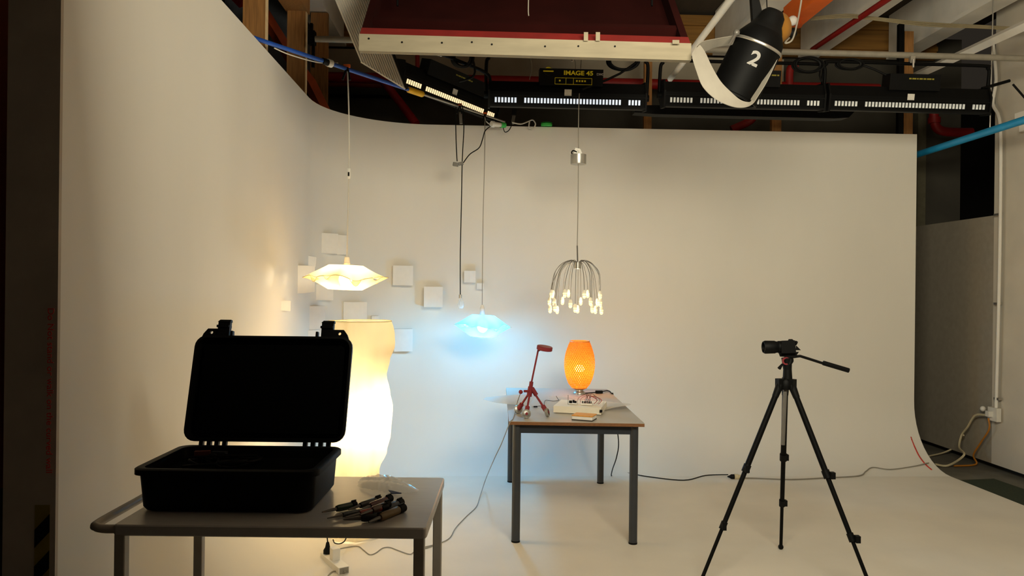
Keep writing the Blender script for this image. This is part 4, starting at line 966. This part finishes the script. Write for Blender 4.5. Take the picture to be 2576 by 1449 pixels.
# =================================================================== CAMERA ON TRIPOD
top = V((1.485, 4.15, 1.051))
feet = [V((1.630, 4.615, 0)), V((.985, 4.00, 0)), V((1.812, 3.76, 0))]
t = thing('tripod', 'black tripod with fluid head standing at the right', 'tripod', V((top.x, top.y, 0)))
cC = V((top.x - .003, top.y, 0))
m = MB(); m.lathe((cC.x, cC.y, 0), [(0, 1.02), (.030, 1.02), (.034, 1.03), (.034, 1.065), (.026, 1.075), (0, 1.075)], 18); m.build('spider', M_BLACK, t, True)
m = MB(); m.cyl((cC.x - .012, cC.y, .72), (cC.x, cC.y, 1.08), .011, n=12); m.build('centre_column', M_GREYM, t, True)
for f_ in feet:
    hd = V((f_.x - cC.x, f_.y - cC.y, 0)).normalized(); A = V((cC.x, cC.y, 1.045)) + hd * .036; d = (f_ - A).normalized(); L = (f_ - A).length
    m = MB(); m.box(A + V((0, 0, .008)), (.036, .036, .050), RZ(math.atan2(hd.y, hd.x))); m.cyl(A, A + d * .07, .021, .017, n=12); m.build('hinge', M_BLACK, t, True)
    m = MB(); m.cyl(A + d * .05, A + d * L * .42, .0155, n=14); lg = m.build('leg', M_BLKMET, t, True)
    m = MB(); m.cyl(A + d * L * .40, A + d * L * .70, .0125, n=14); m.cyl(A + d * L * .68, f_ - d * .02, .0095, n=12); m.build('lower_sections', M_BLKMET, lg, True)
    for fr_, r_ in ((.42, .020), (.70, .017)):
        p = A + d * L * fr_; side = d.cross(V((0, 1, 0))).normalized()
        m = MB(); m.cyl(p - d * .022, p + d * .020, r_, n=12); m.box(p + hd * .014 + V((.012, -.012, 0)), (.022, .028, .034)); m.build('flip_lock', M_BLACK, lg, True)
    m = MB(); m.ball(f_ + V((0, 0, .015)), .016, 12); m.build('rubber_foot', M_BLACK, lg, True)
def HD(px, py, dy=0): return at(px, py, top.y + dy)
m = MB(); m.cyl(HD(1981, 960), HD(1981, 928), .026, .022, n=16); m.cyl(HD(1981, 930), HD(1979, 900), .022, .028, n=16); m.build('head_base', M_BLACK, t, True)
m = MB(); m.cyl(HD(1979, 908, .03), HD(1979, 908, -.02), .024, n=18); m.ball(HD(1984, 906), .026, 14); m.build('head', M_BLACK, t, True)
m = MB(); m.lathe(HD(1977, 908, -.018), [(.013, -.004), (.021, -.004), (.021, .006), (.013, .006)], 20, (0, -1, 0)); m.build('red_ring', M_REDL, t, True)
m = MB(); m.cyl(HD(1968, 916, -.01), HD(1960, 927, -.02), .005, .010, n=10); m.build('knob', M_BLACK, t, True)
m = MB(); m.hexa([HD(1962, 897, -.025), HD(2000, 900, -.025), HD(2000, 900, .025), HD(1962, 897, .025), HD(1958, 887, -.025), HD(2010, 885, -.025), HD(2010, 885, .025), HD(1958, 887, .025)]); m.build('quick_release_plate', M_BLACK, t)
m = MB(); m.tube([HD(1990, 899), HD(2010, 896), HD(2020, 898), HD(2070, 914)], .0075, 10, 3); m.cyl(HD(2071, 913), HD(2135, 932), .013, n=14); m.build('pan_handle', M_BLACK, t, True)
t = thing('still_camera', 'black camera with a long lens mounted on the tripod', 'camera', HD(1985, 890))
m = MB(); m.hexa([HD(1966, 889, -.055), HD(2003, 888, -.055), HD(2003, 888, .055), HD(1966, 889, .055), HD(1966, 857, -.055), HD(2000, 856, -.055), HD(2000, 856, .055), HD(1966, 857, .055)]); m.build('body', M_BLACK, t)
m = MB(); m.hexa([HD(1982, 857, -.02), HD(1998, 857, -.02), HD(1998, 857, .02), HD(1982, 857, .02), HD(1984, 853, -.015), HD(1993, 853, -.015), HD(1993, 853, .015), HD(1984, 853, .015)]); m.build('viewfinder_hump', M_BLACK, t)
m = MB(); m.cyl(HD(2000, 862, .01), HD(2004, 864, .01), .012, n=12); m.build('eyecup', M_BLACK, t); 
m = MB(); m.hexa([HD(2002, 881, -.04), HD(2015, 881, -.04), HD(2015, 881, .04), HD(2002, 881, .04), HD(2002, 868, -.04), HD(2004, 870, -.04), HD(2004, 870, .04), HD(2002, 868, .04)]); m.build('tilted_screen', M_BLACK, t)
L0, L1 = HD(1967, 873), HD(1920, 873.5); dl = (L1 - L0).normalized(); LL = (L1 - L0).length
m = MB(); m.lathe(L0, [(0, 0), (.033, 0), (.033, .02), (.030, .024), (.032, .035), (.0345, .04), (.0355, LL - .01), (.031, LL), (.027, LL), (.025, LL - .02), (0, LL - .022)], 28, tuple(dl)); m.build('lens', M_BLACK, t, True)
m = MB(); m.lathe(L0, [(.0335, -.002), (.0345, 0), (.0335, .003)], 28, tuple(dl)); m.build('mount_ring', M_SILVER, t, True)

# =================================================================== TROLLEY
ZS = .86; X0, X1, Y0, Y1 = -1.135, -.237, 2.20, 2.79
tj = Matrix.Rotation(.012, 4, 'Z')
t = thing('steel_trolley', 'grey steel trolley carrying the black case in the foreground', 'trolley', ((X0 + X1) / 2, (Y0 + Y1) / 2, 0))
m = MB(); m.rbox(((X0 + X1) / 2, (Y0 + Y1) / 2, ZS - .016), (X1 - X0, Y1 - Y0, .032), .012); m.build('top_shelf', M_STEEL, t, True)
for x in (X0 + .018, X1 - .022):
    for y in (Y0 + .018, Y1 - .018):
        m = MB(); m.rbox((x, y, (ZS - .03 + .10) / 2), (.031, .031, ZS - .03 - .10), .004); m.build('leg', M_STEELD, t)
        m = MB(); m.cyl((x, y, .062), (x, y, .10), .012, n=10); m.box((x, y, .07), (.03, .04, .03)); cs = m.build('castor', M_BLKMET, t); m = MB(); m.cyl((x - .012, y, .035), (x + .012, y, .035), .035, n=18); m.build('wheel', M_BLACK, cs, True)
m = MB(); m.box(((X0 + X1) / 2, (Y0 + Y1) / 2, .20), (X1 - X0 - .03, Y1 - Y0 - .03, .025)); m.build('lower_shelf', M_STEEL, t)
hz = ZS - .017; xo = X0 - .068
m = MB(); m.tube([(X0 + .005, Y0 + .018, hz), (xo + .035, Y0 + .018, hz), (xo + .01, Y0 + .024, hz + .003), (xo, Y0 + .055, hz + .006), (xo, (Y0 + Y1) / 2, hz + .006), (xo, Y1 - .055, hz + .006), (xo + .01, Y1 - .024, hz + .003), (xo + .035, Y1 - .018, hz), (X0 + .005, Y1 - .018, hz)], .0125, 14, 6); m.build('handle', M_STEELD, t, True)

# =================================================================== BLACK CASE
cx0, cx1, cy0, cy1 = -1.128, -.590, 2.315, 2.655; zc = ZS
t = thing('equipment_case', 'open black hard plastic case standing on the steel trolley', 'case', ((cx0 + cx1) / 2, (cy0 + cy1) / 2, zc))
def frame_loop(z, ins, r):
    pts = []
    for sx, sy, a0 in ((1, 1, 0), (-1, 1, 90), (-1, -1, 180), (1, -1, 270)):
        for k in range(6):
            an = math.radians(a0 + 18 * k)
            ccx = (cx1 - ins - r) if sx > 0 else (cx0 + ins + r); ccy = (cy1 - ins - r) if sy > 0 else (cy0 + ins + r)
            pts.append(V((ccx + r * math.cos(an), ccy + r * math.sin(an), z)))
    return pts
H0 = .125
loops = [frame_loop(zc + .001, .03, .02), frame_loop(zc + .004, .016, .03), frame_loop(zc + .015, .008, .035), frame_loop(zc + H0, .0, .035), frame_loop(zc + H0, .014, .03), frame_loop(zc + .02, .024, .03), frame_loop(zc + .018, .05, .02)]
m = MB(); nL = len(loops[0]); vs = [p for l in loops for p in l]; fs = []
for g in range(len(loops) - 1):
    for i in range(nL): fs.append((g * nL + i, g * nL + (i + 1) % nL, (g + 1) * nL + (i + 1) % nL, (g + 1) * nL + i))
fs += [tuple(range(nL)), tuple(range((len(loops) - 1) * nL, len(loops) * nL))]
m.add(vs, fs); m.build('base_shell', M_CASE, t, True)
loops = [frame_loop(zc + H0 - .012, .002, .035), frame_loop(zc + H0 - .010, -.012, .04), frame_loop(zc + H0 + .006, -.012, .04), frame_loop(zc + H0 + .010, -.006, .036), frame_loop(zc + H0 + .008, .012, .03), frame_loop(zc + H0 - .012, .012, .03)]
m = MB(); vs = [p for l in loops for p in l]; fs = []
for g in range(len(loops)):
    h = (g + 1) % len(loops)
    for i in range(nL): fs.append((g * nL + i, g * nL + (i + 1) % nL, h * nL + (i + 1) % nL, h * nL + i))
m.add(vs, fs); m.build('rim', M_CASE, t, True)
m = MB()   # dark foam and odds and ends inside
m.box(((cx0 + cx1) / 2, (cy0 + cy1) / 2, zc + .085), (cx1 - cx0 - .05, cy1 - cy0 - .05, .03)); m.build('foam_lining', mat('dark_foam', '050505', .95, var=.3, scale=90, spec=.05), t)
t2 = thing('cable_bunch', 'tangle of black cables with an orange plug inside the case', 'cable', (-1.0, 2.5, zc + .1)); m = MB(); r1 = random.Random(5); pts = [(-1.05 + .22 * r1.random(), 2.45 + .14 * r1.random(), zc + .105 + .022 * r1.random()) for _ in range(26)]; m.tube(pts, .004, 5, 5); m.build('cable', M_BLACK, t2, True)
m = MB(); m.box((-1.04, 2.60, zc + .118), (.05, .02, .02), RZ(.2)); m.build('orange_plug', mat('rust_plug', '5a2412', .6), t2); m = MB(); m.box((-.985, 2.605, zc + .118), (.05, .02, .015), RZ(-.1)); m.build('grey_plug', M_TABLEG, t2)
# lid: plane leaning back about the rear hinge
TIL = .215; hy = cy1 + .030; hz0 = zc + H0 + .018
def LP(x, h, d): # x across, h up the lid, d out of the lid towards its back
    return V((x + .03 * h, hy, hz0)) + V((0, math.sin(TIL), math.cos(TIL))) * h + V((0, math.cos(TIL), -math.sin(TIL))) * d
lx0, lx1, LH = cx0 - .012, cx1 + .012, .372
def lid_loop(d, ins, r):
    pts = []
    for sx, sy, a0 in ((1, 1, 0), (-1, 1, 90), (-1, -1, 180), (1, -1, 270)):
        for k in range(6):
            an = math.radians(a0 + 18 * k); X = (lx1 - ins - r) if sx > 0 else (lx0 + ins + r); Yh = (LH - ins - r) if sy > 0 else (ins + r)
            pts.append(LP(X + r * math.cos(an), Yh + r * math.sin(an), d))
    return pts
loops = [lid_loop(.055, .02, .03), lid_loop(.05, .010, .035), lid_loop(.0, .0, .04), lid_loop(-.012, .0, .04), lid_loop(-.014, .008, .036), lid_loop(.03, .018, .03)]
m = MB(); vs = [p for l in loops for p in l]; fs = []
for g in range(len(loops) - 1):
    for i in range(nL): fs.append((g * nL + i, g * nL + (i + 1) % nL, (g + 1) * nL + (i + 1) % nL, (g + 1) * nL + i))
fs += [tuple(range(nL)), tuple(range((len(loops) - 1) * nL, len(loops) * nL))]
m.add(vs, fs); lid = m.build('lid', M_CASE, t, True)
m = MB(); m.hexa([LP(lx0 + .03, .03, .006), LP(lx1 - .03, .03, .006), LP(lx1 - .03, .03, .012), LP(lx0 + .03, .03, .012), LP(lx0 + .03, LH - .03, .006), LP(lx1 - .03, LH - .03, .006), LP(lx1 - .03, LH - .03, .012), LP(lx0 + .03, LH - .03, .012)]); m.build('foam_lining', MATS['dark_foam'], lid)
for x, sg in ((lx0 + .095, 1), (lx1 - .095, -1)):     # catches sticking up from the open lid
    m = MB(); m.hexa([LP(x - .021, LH - .005, -.01), LP(x + .021, LH - .005, -.01), LP(x + .021, LH - .005, .012), LP(x - .021, LH - .005, .012), LP(x - .021, LH + .052, -.01), LP(x + .021, LH + .052, -.01), LP(x + .021, LH + .052, .008), LP(x - .021, LH + .052, .008)])
    m.hexa([LP(x - .024, LH + .030, -.016), LP(x + .020, LH + .030, -.016), LP(x + .020, LH + .030, .014), LP(x - .024, LH + .030, .014), LP(x - .024, LH + .038, -.016), LP(x + .020, LH + .038, -.016), LP(x + .020, LH + .038, .014), LP(x - .024, LH + .038, .014)])
    m.hexa([LP(x - .023, LH + .050, -.012), LP(x + .023, LH + .050, -.012), LP(x + .023, LH + .050, .010), LP(x - .023, LH + .050, .010), LP(x - .016, LH + .058, -.008), LP(x + .023, LH + .058, -.008), LP(x + .023, LH + .058, .006), LP(x - .016, LH + .058, .006)])
    m.build('catch', M_CASE, lid)
    xi = x - .036 if sg < 0 else x + .030
    m = MB(); m.hexa([LP(xi - .005, LH - .005, -.008), LP(xi + .005, LH - .005, -.008), LP(xi + .005, LH - .005, .01), LP(xi - .005, LH - .005, .01), LP(xi - .005, LH + .018, -.008), LP(xi + .003, LH + .018, -.008), LP(xi + .003, LH + .018, .01), LP(xi - .005, LH + .018, .01)]); m.build('catch_guard', M_CASE, lid)
    # padlock ears with a hole: ring of quads
    xe = x - sg * .050; e0, e1 = xe - .026, xe + .026; hb = LH - .012; m = MB()
    outer = [(e0, hb), (e1, hb), (e1, LH + .018) if sg < 0 else (e1, LH + .024), (e1 - .012, LH + .026), (e0 + .012, LH + .026), (e0, LH + .018)]
    outer = [(xe + sg * .03, hb), (xe + sg * .03, LH + .026), (xe - sg * .008, LH + .026), (xe - sg * .022, LH + .008), (xe - sg * .032, hb - .006)]
    hole = [(xe + sg * .006 + .0055 * math.cos(2 * math.pi * i / 10), LH + .012 + .0055 * math.sin(2 * math.pi * i / 10)) for i in range(10)]
    vs = []; N = 40
    def along(poly, f):
        Ls = [math.dist(poly[i], poly[(i + 1) % len(poly)]) for i in range(len(poly))]; dd_ = f * sum(Ls)
        for i, l in enumerate(Ls):
            if dd_ <= l: a, b = poly[i], poly[(i + 1) % len(poly)]; return (a[0] + (b[0] - a[0]) * dd_ / l, a[1] + (b[1] - a[1]) * dd_ / l)
            dd_ -= l
        return poly[0]
    hc = (xe + sg * .006, LH + .012); ring_o = [along(outer, i / N) for i in range(N)]
    ring_h = []
    for (x_, h_) in ring_o:
        an = math.atan2(h_ - hc[1], x_ - hc[0]); ring_h.append((hc[0] + .0055 * math.cos(an), hc[1] + .0055 * math.sin(an)))
    for dpt in (-.004, .006): vs += [LP(a, b, dpt) for a, b in ring_o] + [LP(a, b, dpt) for a, b in ring_h]
    fs = []
    for i in range(N):
        j = (i + 1) % N; fs += [(i, j, N + j, N + i), (2 * N + i, 3 * N + i, 3 * N + j, 2 * N + j), (i, 2 * N + i, 2 * N + j, j), (N + i, N + j, 3 * N + j, 3 * N + i)]
    m.add(vs, fs); m.build('padlock_ear', M_CASE, lid)
for x0_ in (lx0 + .055, lx1 - .145):                    # hinges: knuckles with gaps that let the light through
    for i in range(4):
        m = MB(); xx = x0_ + i * .027; m.hexa([LP(xx, -.030, -.004), LP(xx + .014, -.030, -.004), LP(xx + .014, -.030, .012), LP(xx, -.030, .012), LP(xx, .010, -.004), LP(xx + .014, .010, -.004), LP(xx + .014, .010, .012), LP(xx, .010, .012)]); m.build('hinge_knuckle', M_CASE, lid)

# =================================================================== PENS AND BAG ON THE TROLLEY
cols = [('pen_green', '16301a'), ('pen_dark', '2a2420'), ('pen_rust', '57241a'), ('pen_brown', '563c28'), ('pen_navy', '131830'), ('pen_red', '8a3424'), ('pen_ochre', '6b5222'), ('pen_grey', '34383a'), ('pen_black', '141414')]
specs = [((846, 1280), (897, 1268), 0, 'green', .011, 'dark green screwdriver handle pen at the left of the heap', 'green pen nearest the black case in the pen heap'),
 ((905, 1272), (958, 1254), 1, 'dark', .010, '', 'dark brown pen at the back of the pen heap'),
 ((930, 1274), (985, 1252), 2, 'rust', .011, '', 'rust red pen lying highest in the pen heap'),
 ((935, 1284), (980, 1267), 3, 'brown', .011, '', 'light brown pen in the middle of the pen heap'),
 ((960, 1284), (1012, 1262), 4, 'navy', .012, '', 'navy blue pen at the right of the pen heap'),
 ((905, 1292), (976, 1274), 5, 'red', .009, '', 'bright red pen under the navy one in the pen heap'),
 ((955, 1302), (1018, 1276), 6, 'ochre', .012, '', 'ochre yellow pen at the right front of the pen heap'),
 ((862, 1296), (940, 1280), 7, 'grey', .008, '', 'slim grey pen pointing left in the pen heap'),
 ((908, 1304), (962, 1300), 8, 'black', .011, '', 'short black pen at the front of the pen heap')]
for i, (p0, p1, ci, nm, r_, _, lab) in enumerate(specs):
    lift = .001 + (.014 if i in (2, 3, 5) else 0)
    A, B = onz(p0[0], p0[1], ZS + r_ + lift), onz(p1[0], p1[1], ZS + r_ + lift); d = (B - A).normalized(); L = (B - A).length; mt = mat(cols[ci][0], cols[ci][1], .4, var=.15, scale=60)
    t = thing('marker_pen', lab, 'pen', (A + B) / 2 - V((0, 0, r_)), 'heap of pens on the trolley')
    m = MB(); m.lathe(A, [(0, 0), (r_ * .8, .001), (r_, .01), (r_, L * .72), (r_ * .85, L * .75)], 12, tuple(d)); m.build('barrel', mt, t, True)
    m = MB(); m.lathe(A, [(r_ * .85, L * .74), (r_ * 1.06, L * .76), (r_ * 1.06, L - .004), (r_ * .7, L), (0, L)], 12, tuple(d)); m.build('cap', M_BLACK, t, True)
    m = MB(); m.lathe(A, [(r_ * .5, 0), (r_ * .32, -.035), (r_ * .2, -.05), (0, -.051)], 8, tuple(d)); m.build('nib', M_GREYM, t, True)
    m = MB(); c = A + d * L * .86 + V((0, 0, r_ + .002)); u, w2_, _ = basis(d); m.box(c, (L * .22, .004, .003), Matrix((d, u, w2_)).transposed()); m.build('clip', M_BLACK, t)
t = thing('plastic_bag', 'crumpled clear plastic bag lying on the trolley', 'bag', onz(975, 1240, ZS))
r1 = random.Random(9); rows = []
nU, nV = 26, 14
for i in range(nU):
    u = i / (nU - 1); row = []
    for j in range(nV):
        v = j / (nV - 1); ctr = onz(902 + 148 * u, 1222 + 20 * u, ZS); env = math.sin(math.pi * min(1, .10 + .9 * u ** .85)) if u < .98 else .06
        wdt = .105 * (env ** .6) + .004; yy = (v - .5) * wdt * 1.3
        hgt = .034 * env * max(0, 1 - (2 * v - 1) ** 2) ** .6 + .004
        hgt += (r1.random() - .5) * .010 * env
        row.append(ctr + V(((r1.random() - .5) * .004, yy + .02, max(.003, hgt))))
    rows.append(row)
m = MB(); m.sheet(rows, .0006); m.build('film', film('clear_bag_film', 'f3efe6', .80, .12), t, True, angle=20)
m = MB(); m.prism([onz(977, 1234, ZS + .008), onz(1010, 1242, ZS + .008), onz(985, 1243, ZS + .006)], (0, 0, .003)); m.build('blue_flap', mat('blue_flap', '2b3a58', .5), t)

# =================================================================== POWER BOARD UNDER THE TROLLEY
A, B = onz(822, 1398, .018), onz(862, 1432, .018); d = (B - A).normalized(); u, w2_, _ = basis(d)
t = thing('power_board', 'white power board on the floor under the trolley', 'power strip', (A + B) / 2 - V((0, 0, .018)))
m = MB(); rE = Matrix((d, u, V((0, 0, 1)))).transposed(); m.rbox((A + B) / 2 + V((0, 0, .0)), ((B - A).length + .04, .062, .036), .006, rE); m.build('body', M_WHITE, t)
m = MB(); e = B + d * .021; m.box(e, (.002, .05, .030), rE); m.cyl(e, e + d * .003, .008, n=12); m.build('end_switch', M_CORDG, t)
a2 = A.lerp(B, .52) + V((0, 0, .05)); t2 = thing('power_adapter', 'white power adapter plugged into the power board', 'adapter', a2)
m = MB(); m.rbox(a2, (.05, .045, .066), .006, rE); m.build('body', M_WHITE, t2)
a3 = A.lerp(B, .05) + V((0, 0, .018)); t3 = thing('power_plug', 'black plug and cord standing in the power board', 'plug', a3)
m = MB(); m.lathe(a3, [(.0, 0), (.024, 0), (.024, .018), (.014, .034), (.009, .06), (.0045, .065)], 14); m.build('body', M_BLACK, t3, True)
m = MB(); m.tube([a3 + V((0, 0, .06)), a3 + V((-.004, 0, .14)), a3 + V((-.006, .12, .17)), a3 + V((.1, .3, .05)), (LX + .05, LY - .1, .01)], .004, 6, 5); m.build('cord', M_BLACK, t3, True)
cord('lamp_cord', [onz(838, 1358, .16), onz(842, 1366, .10), onz(854, 1368, .06), onz(866, 1362, .06), onz(872, 1350, .1)], .0035, M_BLACK, 'loop of black cord hanging under the trolley edge', 5)
cord('lamp_cord', [onz(832, 1390, .02), onz(850, 1382, .006), onz(872, 1377, .004), onz(900, 1374, .004), onz(915, 1384, .004), onz(930, 1395, .004), onz(945, 1391, .004), onz(962, 1379, .004), onz(980, 1377, .004), onz(1000, 1384, .004), onz(1030, 1394, .004), onz(1043, 1388, .004), onz(1075, 1378, .004), onz(1107, 1367, .004)], .0028, M_CORDG, 'thin wavy cord on the floor beyond the power board', 5)
cord('power_cable', [B + d * .02, onz(866, 1440, .01), onz(840, 1437, .006), onz(825, 1449, .006), onz(815, 1470, .006)], .004, M_CORDG, 'grey cord curling in front of the power board', 5)
